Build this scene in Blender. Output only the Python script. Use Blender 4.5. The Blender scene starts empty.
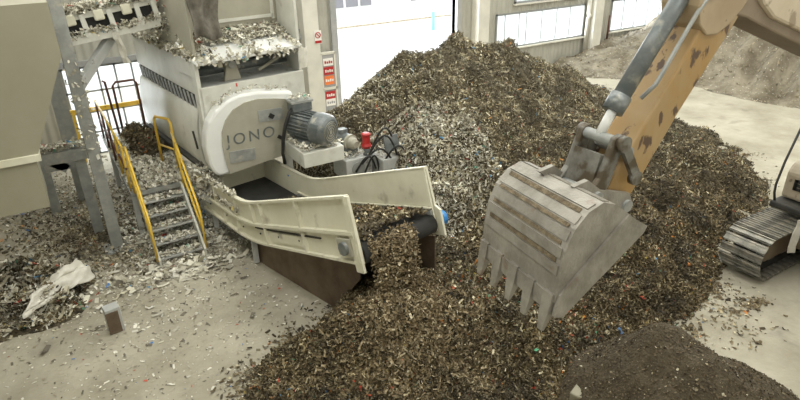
import bpy, bmesh, math, random
import numpy as np
from mathutils import Vector, Matrix, noise
random.seed(7); RNG = np.random.default_rng(11)
S = bpy.context.scene; COL = S.collection
PI = math.pi

# ------------------------------------------------------------------ camera
H = 6.0; F = 596.0
R3 = Matrix(((0.85124499, -0.2423571, 0.46545139), (-0.52432135, -0.35619364, 0.77344244), (-0.02165844, -0.90243511, -0.43028106)))
cam = bpy.data.cameras.new('camera'); camo = bpy.data.objects.new('camera', cam); COL.objects.link(camo); S.camera = camo
cam.sensor_width = 36; cam.lens = F / 800 * 36; cam.clip_end = 300
c0, c1, c2 = (R3 @ Vector((1, 0, 0))), (R3 @ Vector((0, -1, 0))), (R3 @ Vector((0, 0, -1)))
camo.matrix_world = Matrix(((c0.x, c1.x, c2.x, 0), (c0.y, c1.y, c2.y, 0), (c0.z, c1.z, c2.z, H), (0, 0, 0, 1)))
def _ray(x, y): return R3 @ Vector(((x - 400) / F, (y - 200) / F, 1))
def atz(x, y, z):                      # point at height z seen at photo point (x, y)
    r = _ray(x, y); return Vector((0, 0, H)) + r * ((z - H) / r.z)
def aty(x, y, Y):
    r = _ray(x, y); return Vector((0, 0, H)) + r * (Y / r.y)

# ------------------------------------------------------------------ materials
def rgb(c): return (c[0], c[1], c[2], 1)
def mat(name, a, b=None, scale=3.0, rough=0.7, metal=0.0, bump=0.0, bscale=30.0, detail=6, lo=.4, hi=.62, spots=None, sscale=8, slo=.6, shi=.66, attr=False, stretch=None):
    m = bpy.data.materials.new(name); m.use_nodes = True; nt = m.node_tree; N = nt.nodes; L = nt.links
    p = N['Principled BSDF']; p.inputs['Roughness'].default_value = rough; p.inputs['Metallic'].default_value = metal
    tc = N.new('ShaderNodeTexCoord'); src = tc.outputs['Object']
    if stretch:
        mp = N.new('ShaderNodeMapping'); mp.inputs['Scale'].default_value = stretch; L.new(src, mp.inputs[0]); src = mp.outputs[0]
    col = None
    if attr:
        at = N.new('ShaderNodeAttribute'); at.attribute_name = 'Col'; col = at.outputs['Color']
    if not attr:
        if b is None:
            p.inputs['Base Color'].default_value = rgb(a)
        else:
            n = N.new('ShaderNodeTexNoise'); n.inputs['Scale'].default_value = scale; n.inputs['Detail'].default_value = detail; n.inputs['Roughness'].default_value = .65
            L.new(src, n.inputs['Vector'])
            r = N.new('ShaderNodeValToRGB'); r.color_ramp.elements[0].position = lo; r.color_ramp.elements[1].position = hi
            r.color_ramp.elements[0].color = rgb(a); r.color_ramp.elements[1].color = rgb(b)
            L.new(n.outputs['Fac'], r.inputs[0]); col = r.outputs[0]
    if spots:
        n2 = N.new('ShaderNodeTexNoise'); n2.inputs['Scale'].default_value = sscale; n2.inputs['Detail'].default_value = 4
        L.new(src, n2.inputs['Vector'])
        r2 = N.new('ShaderNodeValToRGB'); r2.color_ramp.elements[0].position = slo; r2.color_ramp.elements[1].position = shi
        r2.color_ramp.elements[0].color = (0, 0, 0, 1); r2.color_ramp.elements[1].color = (1, 1, 1, 1); L.new(n2.outputs['Fac'], r2.inputs[0])
        mx = N.new('ShaderNodeMix'); mx.data_type = 'RGBA'; L.new(r2.outputs[0], mx.inputs[0])
        if col: L.new(col, mx.inputs[6])
        else: mx.inputs[6].default_value = rgb(a)
        mx.inputs[7].default_value = rgb(spots); col = mx.outputs[2]
    if col: L.new(col, p.inputs['Base Color'])
    if bump:
        n3 = N.new('ShaderNodeTexNoise'); n3.inputs['Scale'].default_value = bscale; n3.inputs['Detail'].default_value = 5; L.new(src, n3.inputs['Vector'])
        bp = N.new('ShaderNodeBump'); bp.inputs['Strength'].default_value = bump; bp.inputs['Distance'].default_value = .05
        L.new(n3.outputs['Fac'], bp.inputs['Height']); L.new(bp.outputs[0], p.inputs['Normal'])
    return m
def siding(name, a, b, freq):          # ribbed metal cladding: wave bump along X
    m = mat(name, a, b, .7, .6); nt = m.node_tree; N = nt.nodes; L = nt.links
    tc = N.new('ShaderNodeTexCoord'); w = N.new('ShaderNodeTexWave'); w.bands_direction = 'X'; w.inputs['Scale'].default_value = freq
    L.new(tc.outputs['Object'], w.inputs[0]); bp = N.new('ShaderNodeBump'); bp.inputs['Distance'].default_value = .03; bp.inputs['Strength'].default_value = .9
    L.new(w.outputs['Fac'], bp.inputs['Height']); L.new(bp.outputs[0], N['Principled BSDF'].inputs['Normal']); return m

M = dict(
    floor=mat('dusty_concrete', (.29, .265, .20), (.46, .43, .345), .55, .85, bump=.25, bscale=9, lo=.36, hi=.66, spots=(.20, .185, .15), sscale=1.3, slo=.6, shi=.8),
    siding=siding('wall_siding', (.36, .35, .30), (.44, .43, .37), 1.4),
    column=mat('column_paint', (.62, .60, .53), (.70, .68, .60), 1.5, .6),
    frame=mat('window_frame_paint', (.26, .27, .27), None, rough=.5),
    jamb=mat('door_jamb', (.30, .31, .31), (.38, .38, .37), 2),
    ceil=mat('ceiling_sheet', (.6, .6, .58), (.65, .65, .62), .5),
    cream=mat('cream_paint', (.64, .62, .49), (.71, .69, .565), 1.5, .5, spots=(.36, .33, .26), sscale=3.2, slo=.62, shi=.78),
    white=mat('machine_paint', (.56, .56, .50), (.66, .66, .60), 1.3, .45, spots=(.42, .40, .35), sscale=3, slo=.62, shi=.8),
    rim=mat('white_gloss_paint', (.76, .77, .75), (.80, .81, .79), 2, .35),
    greige=mat('greige_paint', (.34, .325, .26), (.40, .385, .31), 1.2, .5),
    grey=mat('grey_paint', (.40, .41, .40), (.50, .505, .49), 3, .5, spots=(.25, .24, .21), sscale=6),
    steel=mat('grey_steel', (.28, .29, .28), (.37, .38, .36), 4, .45, metal=.2, spots=(.45, .43, .37), sscale=5, slo=.58, shi=.7),
    hopper=mat('hopper_paint', (.285, .27, .195), (.31, .295, .22), .8, .55),
    dgrey=mat('motor_grey', (.13, .15, .155), (.20, .215, .215), 5, .4, metal=.3, spots=(.36, .35, .3), sscale=7, slo=.58, shi=.72),
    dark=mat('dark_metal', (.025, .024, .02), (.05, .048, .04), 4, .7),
    black=mat('black_rubber', (.015, .015, .015), (.03, .03, .028), 5, .6),
    rust=mat('rusty_plate', (.115, .08, .052), (.18, .135, .095), 2.2, .7, metal=.2),
    yellow=mat('yellow_paint', (.72, .46, .05), (.8, .55, .09), 4, .45, spots=(.35, .24, .08), sscale=9, slo=.62, shi=.7),
    redbrown=mat('redbrown_paint', (.12, .045, .03), None, rough=.6),
    red=mat('red_paint', (.42, .025, .025), None, rough=.4),
    orange=mat('orange_paint', (.8, .2, .05), None, rough=.5),
    blue=mat('blue_plastic', (.03, .2, .55), (.05, .28, .62), 5, .4),
    signwhite=mat('sign_white', (.8, .78, .74), None, rough=.5),
    litterbase=mat('shredded_base', (.03, .023, .013), (.10, .08, .045), 7, .95, bump=.8, bscale=20, lo=.4, hi=.6),
    whitebase=mat('pale_litter_base', (.24, .22, .18), (.44, .42, .36), 9, .95, bump=.8, bscale=20),
    flakes=mat('shredded_flakes', (0, 0, 0), attr=True, rough=.75),
    fine=mat('fine_material', (.12, .10, .068), (.27, .24, .18), 1.1, .95, bump=.9, bscale=4, lo=.38, hi=.62, spots=(.5, .48, .42), sscale=14, slo=.64, shi=.7),  # strong dark-to-pale contrast put in colour to offset flat shading of ruts
    soil=mat('dark_soil', (.05, .038, .021), (.085, .066, .04), 3, .95, bump=.8, bscale=25, spots=(.3, .26, .19), sscale=45, slo=.68, shi=.71),
    exy=mat('excavator_yellow', (.37, .225, .075), (.40, .30, .17), .9, .5, spots=(.10, .06, .035), sscale=7.5, slo=.58, shi=.63, stretch=(1, 1, .55)),
    extan=mat('excavator_tan', (.34, .255, .155), (.41, .32, .205), 1.5, .5, spots=(.13, .09, .06), sscale=6, slo=.655, shi=.69),
    exbody=mat('excavator_body_paint', (.33, .28, .205), (.40, .345, .26), 2, .5, spots=(.18, .14, .1), sscale=6),
    exlight=mat('excavator_pale', (.50, .42, .30), (.56, .48, .36), 2, .5, spots=(.3, .24, .16), sscale=5),
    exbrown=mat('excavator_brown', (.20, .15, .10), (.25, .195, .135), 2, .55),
    bucket=mat('worn_steel', (.22, .205, .175), (.34, .32, .28), 3, .5, metal=.2, spots=(.22, .15, .11), sscale=4, slo=.6, shi=.72, bump=.15, bscale=30),
    linkmetal=mat('link_steel', (.15, .145, .125), (.25, .245, .22), 5, .5, metal=.3, spots=(.09, .07, .045), sscale=6, slo=.5, shi=.62),
    groove=mat('caked_mud', (.10, .075, .045), (.22, .175, .11), 12, .9, bump=.5),
    track=mat('track_steel', (.17, .165, .145), (.30, .29, .25), 6, .4, metal=.45, spots=(.36, .33, .27), sscale=5, slo=.56, shi=.66),
    tarp=mat('dirty_tarp', (.11, .10, .08), (.24, .225, .19), 3, .8, bump=.4, bscale=6),
    film=mat('plastic_film', (.62, .60, .52), (.74, .72, .65), 4, .4, bump=.3, bscale=8),
    outground=mat('outdoor_paving', (.78, .78, .76), None, rough=.9),
    outwall=mat('outdoor_render', (.8, .8, .79), None, rough=.9),
    outglass=mat('outdoor_window_glass', (.25, .25, .27), None, rough=.4),
    kerb=mat('kerb_stone', (.40, .33, .22), (.6, .55, .45), 3, .9),
    cyan=mat('cyan_post', (.3, .72, .8), None, rough=.5),
)
gm = bpy.data.materials.new('window_glass'); gm.use_nodes = True; nt = gm.node_tree; nt.nodes.clear()
o_ = nt.nodes.new('ShaderNodeOutputMaterial'); mx_ = nt.nodes.new('ShaderNodeMixShader'); t_ = nt.nodes.new('ShaderNodeBsdfTransparent'); g_ = nt.nodes.new('ShaderNodeBsdfGlossy')
t_.inputs[0].default_value = (.93, .95, .95, 1); g_.inputs['Roughness'].default_value = .1; mx_.inputs[0].default_value = .06
nt.links.new(t_.outputs[0], mx_.inputs[1]); nt.links.new(g_.outputs[0], mx_.inputs[2]); nt.links.new(mx_.outputs[0], o_.inputs[0]); M['glass'] = gm

# ------------------------------------------------------------------ mesh helper
def rotm(rx=0, ry=0, rz=0): return Matrix.Rotation(rz, 3, 'Z') @ Matrix.Rotation(ry, 3, 'Y') @ Matrix.Rotation(rx, 3, 'X')
class MB:
    def __init__(s): s.v = []; s.f = []; s.sm = []
    def add(s, vs, fs, smooth=False):
        n = len(s.v); s.v += [Vector(v) for v in vs]; s.f += [tuple(i + n for i in f) for f in fs]; s.sm += [smooth] * len(fs); return s
    def box(s, c, d, rot=None):
        c = Vector(c); x, y, z = d[0] / 2, d[1] / 2, d[2] / 2
        P = [Vector((a * x, b * y, e * z)) for a in (-1, 1) for b in (-1, 1) for e in (-1, 1)]
        if rot is not None: P = [rot @ p for p in P]
        return s.add([c + p for p in P], [(0, 1, 3, 2), (4, 6, 7, 5), (0, 4, 5, 1), (2, 3, 7, 6), (0, 2, 6, 4), (1, 5, 7, 3)])
    def bb(s, x0, x1, y0, y1, z0, z1): return s.box(((x0 + x1) / 2, (y0 + y1) / 2, (z0 + z1) / 2), (x1 - x0, y1 - y0, z1 - z0))
    def beam(s, a, b, w, h, up=(0, 0, 1)):
        a, b = Vector(a), Vector(b); d = (b - a).normalized(); up = Vector(up)
        if abs(d.dot(up)) > .98: up = Vector((0, 1, 0))
        x = d.cross(up).normalized() * (w / 2); z = x.cross(d).normalized() * (h / 2)
        return s.add([a - x - z, a + x - z, a + x + z, a - x + z, b - x - z, b + x - z, b + x + z, b - x + z], [(0, 3, 2, 1), (4, 5, 6, 7), (0, 1, 5, 4), (1, 2, 6, 5), (2, 3, 7, 6), (3, 0, 4, 7)])
    def tube(s, pts, r, seg=10, closed=False):
        pts = [Vector(p) for p in pts]; n = len(pts); rings = []
        rs = r if isinstance(r, (list, tuple)) else [r] * n
        for i, p in enumerate(pts):
            if closed: d = pts[(i + 1) % n] - pts[i - 1]
            else: d = pts[min(i + 1, n - 1)] - pts[max(i - 1, 0)]
            if d.length < 1e-9: d = pts[-1] - pts[0]
            d.normalize()
            if i == 0: u = d.orthogonal().normalized()
            else: u = (u - d * u.dot(d)).normalized()
            w = d.cross(u); rings.append([p + (u * math.cos(2 * PI * k / seg) + w * math.sin(2 * PI * k / seg)) * rs[i] for k in range(seg)])
        vs = [q for rg in rings for q in rg]; fs = []
        for i in range(n if closed else n - 1):
            j = (i + 1) % n
            for k in range(seg): fs.append((i * seg + k, i * seg + (k + 1) % seg, j * seg + (k + 1) % seg, j * seg + k))
        s.add(vs, fs, True)
        if not closed:
            m = len(s.v) - len(vs)
            s.f += [tuple(m + k for k in range(seg))[::-1], tuple(m + (n - 1) * seg + k for k in range(seg))]; s.sm += [False, False]
        return s
    def cyl(s, a, b, r, r2=None, seg=24): # flat shaded ends, doubled rings
        return s.tube([a, b], [r, r if r2 is None else r2], seg)
    def lathe(s, a, b, prof, seg=28): # prof: list of (t metres along axis, radius)
        a, b = Vector(a), Vector(b); d = (b - a).normalized(); return s.tube2([a + d * t for t, r in prof], [r for t, r in prof], d, seg)
    def tube2(s, pts, rs, d, seg):
        u = d.orthogonal().normalized(); w = d.cross(u); vs = []; n = len(pts)
        for p, r in zip(pts, rs): vs += [p + (u * math.cos(2 * PI * k / seg) + w * math.sin(2 * PI * k / seg)) * r for k in range(seg)]
        fs = [(i * seg + k, i * seg + (k + 1) % seg, (i + 1) * seg + (k + 1) % seg, (i + 1) * seg + k) for i in range(n - 1) for k in range(seg)]
        fs += [tuple(range(seg))[::-1], tuple((n - 1) * seg + k for k in range(seg))]; return s.add(vs, fs, False)
    def prism(s, pts, vec):
        pts = [Vector(p) for p in pts]; n = len(pts); vec = Vector(vec)
        return s.add(pts + [p + vec for p in pts], [tuple(range(n))[::-1], tuple(range(n, 2 * n))] + [(i, (i + 1) % n, (i + 1) % n + n, i + n) for i in range(n)])
    def sheet(s, a, b, thick): # two rails of points a[i], b[i] joined into a bent plate with thickness
        a = [Vector(p) for p in a]; b = [Vector(p) for p in b]; n = len(a); t = Vector(thick)
        vs = a + b + [p + t for p in a] + [p + t for p in b]; fs = []
        for i in range(n - 1):
            fs += [(i, i + 1, n + i + 1, n + i), (2 * n + i, 3 * n + i, 3 * n + i + 1, 2 * n + i + 1), (i, 2 * n + i, 2 * n + i + 1, i + 1), (n + i, n + i + 1, 3 * n + i + 1, 3 * n + i)]
        fs += [(0, n, 3 * n, 2 * n), (n - 1, 3 * n - 1, 4 * n - 1, 2 * n - 1)]
        fs[-1] = (n - 1, 3 * n - 1, 4 * n - 1, 2 * n - 1)
        return s.add(vs, fs)
    def build(s, name, m, parent=None, world=True, bevel=0):
        me = bpy.data.meshes.new(name); vs = s.v
        if parent is not None and world:
            inv = parent.matrix_world.inverted(); vs = [inv @ v for v in vs]
        me.from_pydata([tuple(v) for v in vs], [], s.f); me.materials.append(M[m] if isinstance(m, str) else m)
        me.polygons.foreach_set('use_smooth', s.sm); me.validate()
        bm = bmesh.new(); bm.from_mesh(me); bmesh.ops.recalc_face_normals(bm, faces=bm.faces); bm.to_mesh(me); bm.free(); me.update()
        o = bpy.data.objects.new(name, me); COL.objects.link(o)
        if parent is not None:
            o.parent = parent
            if hasattr(parent, 'type') and parent.type == 'MESH': pass
            o.matrix_world = parent.matrix_world.copy()
        if bevel:
            b = o.modifiers.new('bevel', 'BEVEL'); b.width = bevel; b.segments = 2; b.limit_method = 'ANGLE'
        return o
def tag(o, label=None, cat=None, group=None, kind=None):
    if label: o['label'] = label
    if cat: o['category'] = cat
    if group: o['group'] = group
    if kind: o['kind'] = kind
    return o
def thing(name, label, cat, loc=(0, 0, 0), rz=0, group=None):
    o = bpy.data.objects.new(name, None); COL.objects.link(o); o.empty_display_size = .1
    o.matrix_world = Matrix.Translation(Vector(loc)) @ Matrix.Rotation(rz, 4, 'Z'); o.location = loc; o.rotation_euler = (0, 0, rz)
    return tag(o, label, cat, group)
def struct(name, mb, m, parent=None, bevel=0):
    o = mb.build(name, m, parent, bevel=bevel)
    if parent is None: o['kind'] = 'structure'
    return o
def arc(cx, cy, r, a0, a1, n): return [(cx + r * math.cos(math.radians(a0 + (a1 - a0) * i / n)), cy + r * math.sin(math.radians(a0 + (a1 - a0) * i / n))) for i in range(n + 1)]
def text(body, size, m, parent, origin, xdir, updir, depth=.004, name='lettering'):
    cu = bpy.data.curves.new(name, 'FONT'); cu.body = body; cu.size = size; cu.extrude = depth; cu.space_character = 1.3
    t = bpy.data.objects.new(name, cu); COL.objects.link(t)
    me = bpy.data.meshes.new_from_object(t); COL.objects.unlink(t); bpy.data.objects.remove(t)
    x = Vector(xdir).normalized(); u = Vector(updir).normalized(); n = x.cross(u)
    mw = Matrix(((x.x, u.x, n.x, origin[0]), (x.y, u.y, n.y, origin[1]), (x.z, u.z, n.z, origin[2]), (0, 0, 0, 1)))
    me.transform(parent.matrix_world.inverted() @ mw); me.materials.clear(); me.materials.append(M[m])
    o = bpy.data.objects.new(name, me); COL.objects.link(o); o.parent = parent; o.matrix_world = parent.matrix_world.copy(); return o

# ------------------------------------------------------------------ flakes (shredded material)
PAL = {  # name: list of (weight, colour)
    'brown': [(9, (.12, .093, .053)), (10, (.17, .137, .085)), (8, (.055, .042, .025)), (6, (.27, .23, .155)), (2.6, (.42, .375, .28)), (.8, (.66, .62, .50)), (.16, (.5, .08, .05)), (.16, (.6, .24, .06)), (.09, (.09, .2, .38)), (.09, (.12, .28, .2)), (.1, (.5, .4, .12))],
    'grey': [(8, (.22, .195, .135)), (8, (.30, .27, .20)), (6, (.11, .095, .065)), (6, (.40, .37, .285)), (2.8, (.54, .51, .42)), (.8, (.74, .72, .63)), (.12, (.5, .1, .06)), (.12, (.6, .3, .1)), (.12, (.1, .25, .45))],
    'white': [(8, (.60, .57, .47)), (7, (.48, .45, .35)), (4, (.30, .27, .20)), (6, (.80, .79, .72)), (3, (.12, .10, .07)), (.25, (.5, .1, .08)), (.2, (.15, .4, .3)), (.25, (.1, .3, .55)), (.2, (.6, .5, .2))],
    'pale': [(9, (.66, .65, .58)), (7, (.50, .48, .41)), (4, (.32, .30, .24)), (6, (.78, .77, .72)), (2, (.13, .115, .09)), (.16, (.5, .1, .08)), (.12, (.15, .4, .3)), (.14, (.1, .3, .55)), (.12, (.6, .5, .2))],
    'valley': [(8, (.13, .105, .065)), (6, (.24, .21, .15)), (5, (.42, .38, .29)), (2.5, (.66, .63, .52)), (.5, (.55, .10, .05)), (.6, (.65, .25, .05)), (.3, (.09, .2, .45)), (.25, (.1, .35, .22)), (.3, (.6, .5, .12))],
    'tan': [(8, (.24, .195, .13)), (7, (.15, .115, .07)), (5, (.36, .31, .23)), (1.2, (.6, .56, .46))],
    'floor': [(6, (.72, .71, .66)), (5, (.50, .48, .42)), (5, (.15, .135, .11)), (4, (.27, .24, .19)), (.3, (.08, .2, .5)), (.2, (.5, .1, .06))],
    'fine': [(6, (.18, .155, .11)), (6, (.28, .25, .185)), (2, (.42, .39, .31))],
    'soil': [(9, (.085, .065, .038)), (6, (.12, .095, .06)), (.7, (.30, .27, .2)), (.25, (.6, .58, .5))],
}
def flake_arrays(P, Nn, size, pal, tilt=.6, aspect=(1.2, 3.2), lift=.03, curl=.35):
    """P (N,3) points, Nn (N,3) normals; returns verts (6N,3), quads (2N,4), colours (6N,4)"""
    n = len(P); rn = RNG.normal(size=(n, 3)) * tilt; nr = Nn + rn; nr /= np.linalg.norm(nr, axis=1)[:, None] + 1e-9
    d = RNG.normal(size=(n, 3)); d -= nr * (d * nr).sum(1)[:, None]; d /= np.linalg.norm(d, axis=1)[:, None] + 1e-9
    w = np.cross(nr, d); sz = size[0] * (size[1] / size[0]) ** (RNG.random(n) ** 1.7); asp = RNG.uniform(aspect[0], aspect[1], n)
    l = (sz * np.sqrt(asp) / 2)[:, None]; b = (sz / np.sqrt(asp) / 2)[:, None]
    c = P + Nn * (RNG.random(n)[:, None] * lift + .004); cu = nr * l * RNG.normal(size=(n, 1)) * curl
    taper = RNG.uniform(.35, 1.1, (n, 1)); V = np.stack([c - d * l - w * b * taper + cu, c - d * l + w * b + cu, c + w * b, c - w * b, c + d * l + w * b * taper + cu, c + d * l - w * b + cu], 1).reshape(-1, 3)
    i = np.arange(n)[:, None] * 6; Q = np.concatenate([i + np.array([[0, 1, 2, 3]]), i + np.array([[3, 2, 4, 5]])], 1).reshape(-1, 4)
    ws = np.array([p[0] for p in PAL[pal]]); cs = np.array([p[1] for p in PAL[pal]]); k = RNG.choice(len(ws), n, p=ws / ws.sum())
    cc = cs[k] * RNG.uniform(.75, 1.2, (n, 1))
    cc = cc * np.array({'brown': (1, .955, .80), 'valley': (1, .965, .84), 'tan': (1, .95, .80), 'grey': (1, .97, .85), 'soil': (1, .95, .82), 'fine': (1, .97, .88)}.get(pal, (1, .985, .93)))
    if pal in ('brown', 'grey', 'white', 'valley') and n > 2000:     # noise patches of darker and paler flakes, added for contrast
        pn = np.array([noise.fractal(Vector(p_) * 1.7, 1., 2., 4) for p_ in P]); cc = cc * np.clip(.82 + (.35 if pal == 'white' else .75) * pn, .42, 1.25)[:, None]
    C4 = np.concatenate([np.clip(cc, 0, 1), np.ones((n, 1))], 1); return V, Q, np.repeat(C4, 6, 0)
def stuff_mesh(name, baseV, baseF, basemat, parts, label, cat, parent=None, group=None, kind='stuff'):
    nb = len(baseV); Vs = [np.array(baseV, float).reshape(-1, 3)]; Fs = [np.array(baseF, int).reshape(-1, 4)] ; Cs = [np.ones((nb, 4)) * .2]; off = nb
    for V, Q, C in parts: Vs.append(V); Fs.append(Q + off); Cs.append(C); off += len(V)
    V = np.concatenate(Vs); Fq = np.concatenate(Fs); C = np.concatenate(Cs); me = bpy.data.meshes.new(name)
    me.vertices.add(len(V)); me.vertices.foreach_set('co', V.ravel().astype('f')); me.loops.add(len(Fq) * 4); me.loops.foreach_set('vertex_index', Fq.ravel().astype('i'))
    me.polygons.add(len(Fq)); me.polygons.foreach_set('loop_start', np.arange(len(Fq)).astype('i') * 4)
    nf = len(baseF); mi = np.ones(len(Fq), 'i'); mi[:nf] = 0; sm = np.zeros(len(Fq), bool); sm[:nf] = True
    me.materials.append(M[basemat]); me.materials.append(M['flakes'])
    me.update(calc_edges=True); me.polygons.foreach_set('material_index', mi); me.polygons.foreach_set('use_smooth', sm)
    ca = me.color_attributes.new('Col', 'FLOAT_COLOR', 'POINT'); ca.data.foreach_set('color', C.ravel().astype('f'))
    o = bpy.data.objects.new(name, me); COL.objects.link(o)
    if parent is not None: o.parent = parent; o.matrix_parent_inverse = parent.matrix_world.inverted()
    return tag(o, label, cat, group, kind)

def rbf(ctrl):
    c = np.array(ctrl, float); n = len(c); r = np.linalg.norm(c[:, None, :2] - c[None, :, :2], axis=2)
    A = np.zeros((n + 3, n + 3)); A[:n, :n] = r + np.eye(n) * -.05; A[:n, n] = 1; A[:n, n + 1:] = c[:, :2]; A[n, :n] = 1; A[n + 1:, :n] = c[:, :2].T
    w = np.linalg.solve(A, np.concatenate([c[:, 2], [0, 0, 0]]))
    def f(x, y):
        x = np.asarray(x, float); y = np.asarray(y, float); out = np.full(x.shape, w[n]) + w[n + 1] * x + w[n + 2] * y
        for i in range(n): out += w[i] * np.hypot(x - c[i, 0], y - c[i, 1])
        return out
    return f
def heap(ctrl, x0, x1, y0, y1, step, rough=.06, rs=1.6, seed=0, extra=None, keep=None, cap=None):
    f = rbf(ctrl); xs = np.arange(x0, x1, step); ys = np.arange(y0, y1, step); X, Y = np.meshgrid(xs, ys); Z = f(X, Y)
    nz = np.array([noise.fractal(Vector((x * rs, y * rs, seed)), 1., 2., 5) for x, y in zip(X.ravel(), Y.ravel())]).reshape(X.shape)
    Z = Z + rough * nz * np.clip(Z * 3 + .5, 0, 1.6)
    if extra is not None: Z = Z + extra(X, Y) * np.clip(Z * 2, 0, 1)
    if cap is not None: Z = np.minimum(Z, cap(X, Y))
    ok = Z > -.03
    if keep is not None: ok &= keep(X, Y)
    q = ok[:-1, :-1] & ok[1:, :-1] & ok[1:, 1:] & ok[:-1, 1:]; ny, nx = X.shape; idx = np.arange(nx * ny).reshape(ny, nx)
    Fq = np.stack([idx[:-1, :-1], idx[:-1, 1:], idx[1:, 1:], idx[1:, :-1]], -1)[q]; used = np.unique(Fq); re = -np.ones(nx * ny, int); re[used] = np.arange(len(used))
    V = np.stack([X.ravel(), Y.ravel(), Z.ravel()], 1)[used]; return V, re[Fq], Z, (xs, ys)
def sample(V, Fq, n, dens=None):
    a, b, c, d = V[Fq[:, 0]], V[Fq[:, 1]], V[Fq[:, 2]], V[Fq[:, 3]]; nn = np.cross(c - a, d - b); ar = np.linalg.norm(nn, axis=1); nn /= ar[:, None] + 1e-12; nn[nn[:, 2] < 0] *= -1
    w = ar.copy()
    if dens is not None: w *= dens((a + c) / 2)
    k = RNG.choice(len(Fq), n, p=w / w.sum()); u = RNG.random((n, 1)); v = RNG.random((n, 1))
    return a[k] * (1 - u) * (1 - v) + b[k] * u * (1 - v) + c[k] * u * v + d[k] * (1 - u) * v, nn[k]

# ================================================================== SETTING
WY = 18.3
fl = struct('floor', MB().bb(-4, 34, -3, WY, -.1, 0), 'floor')
w = MB()   # back wall with openings: gate X .55..2.75 z0..2.5 ; door X 8.7..13.57 z0..5.2 ; windows
def wallrow(xs, z0, z1):
    for a, b in xs: w.bb(a, b, WY, WY + .2, z0, z1)
wallrow([(-4, .5), (2.75, 8.7), (13.57, 34)], 0, 1.15)
wallrow([(-4, .5), (2.75, 8.7), (13.57, 15.5), (20.35, 22.0), (27.0, 28.6), (33.4, 34)], 1.15, 2.5)
wallrow([(-4, 8.7), (13.57, 34)], 2.5, 2.82)
wallrow([(-4, 8.7), (13.57, 16.4), (19.9, 34)], 2.82, 3.5)
wallrow([(-4, 8.7), (13.57, 34)], 3.5, 5.2)
wallrow([(-4, 34)], 5.2, 9)
struct('wall_back', w, 'siding')
struct('wall_left', MB().bb(-4.2, -4, -3, WY, 0, 9), 'siding'); struct('wall_right', MB().bb(34, 34.2, -3, WY, 0, 9), 'siding'); struct('wall_front', MB().bb(-4, 34, -3.2, -3, 0, 9), 'siding')
c = MB()
SKY = [(-1, 1.5), (5, 7.5), (11, 13.5), (17, 19.5), (23, 25.5), (29, 31.5)]
xs = [-4.2] + [v for s in SKY for v in s] + [34.2]
for i in range(0, len(xs), 2): c.bb(xs[i], xs[i + 1], -3.2, WY + .2, 9, 9.12)
for a, b in SKY: c.bb(a, b, -3.2, -1, 9, 9.12); c.bb(a, b, 17.3, WY + .2, 9, 9.12)
struct('ceiling', c, 'ceil')
# columns, girts, door jambs
for i, x in enumerate((7.66, 14.6, 20.82, 27.5)):
    t = MB().bb(x - .25, x + .25, WY - .42, WY, 0, 9)
    struct('trim_%d' % (i + 1), t, 'column')
struct('trim_5', MB().bb(8.5, 8.7, WY - .12, WY + .25, 0, 5.2).bb(13.57, 13.77, WY - .12, WY + .25, 0, 5.2).bb(8.5, 13.77, WY - .12, WY + .25, 5.2, 5.4), 'jamb')
struct('trim_6', MB().bb(8.16, 8.5, WY - .1, WY, 0, .1).bb(4.5, 7.64, WY - .06, WY, 2.78, 2.83).bb(2.75, 4.5, WY - .06, WY, 2.78, 2.83), 'frame')
struct('trim_7', MB().bb(-4, 7.6, WY - .14, WY, 2.52, 2.66), 'jamb')
def window(n, x0, x1, z0, z1, mull):
    fr = MB(); t = .07
    for a, b, cz, d in ((x0, x1, z0, z0 + t), (x0, x1, z1 - t, z1), (x0, x0 + t, z0, z1), (x1 - t, x1, z0, z1)): fr.bb(a, b, WY - .05, WY + .12, cz, d)
    for k in mull: fr.bb(x0 + (x1 - x0) * k - .02, x0 + (x1 - x0) * k + .02, WY, WY + .08, z0, z1)
    o = struct('window_%d' % n, fr, 'frame'); MB().bb(x0, x1, WY + .03, WY + .045, z0, z1).build('glass_pane', 'glass', o)
    MB().bb(x0 - .05, x1 + .05, WY - .12, WY, z0 - .06, z0).build('window_sill', 'column', o)
window(1, 15.5, 20.35, 1.15, 2.5, (.1, .25, .33, .5, .67, .83)); window(2, 22.0, 27.0, 1.15, 2.5, (.17, .33, .5, .67, .83)); window(3, 16.4, 19.9, 2.82, 3.5, (.5,)); window(4, 28.6, 33.4, 1.15, 2.5, (.5,))
g = MB()
for x in (.5, .95, 1.38, 1.82, 2.26, 2.69): g.bb(x, x + .05, WY, WY + .08, 0, 2.5)
for z in (0, .62, 1.2, 1.78, 2.44): g.bb(.5, 2.75, WY, WY + .08, z, z + .05)
d1 = struct('door_1', g, 'frame'); MB().bb(.5, 2.75, WY + .03, WY + .045, 0, 2.5).build('glass_pane', 'glass', d1)
# outdoors
struct('ground_outside', MB().bb(-30, 80, WY + .2, 60, -.15, -.02), 'outground')
bo = thing('office_building', 'bright white building with grey windows seen across the yard through the open gateway', 'building', (18, 36, 0))
MB().bb(5, 45, 36, 42, 0, 9).build('wall', 'outwall', bo)
for x0, x1 in ((17.0, 17.75), (17.95, 18.8), (19.0, 19.8), (22.9, 23.5), (23.8, 24.6), (26.5, 27.3), (29.5, 30.3)):
    MB().bb(x0, x1, 35.94, 36, .75, 1.3).build('window', 'outglass', bo); MB().bb(x0, x1, 35.94, 36, 1.55, 2.1).build('window', 'outglass', bo)
kb = MB(); kb.bb(6, 45, 33.0, 33.2, -.02, .06); tag(kb.build('kerb', 'kerb'), 'thin brownish kerb line crossing the bright yard outside', 'kerb')
tag(MB().cyl((20.1, 29.2, -.02), (20.1, 29.2, 1.0), .09).build('marker_post', 'cyan'), 'small cyan post standing in the bright yard outside', 'post')

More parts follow.
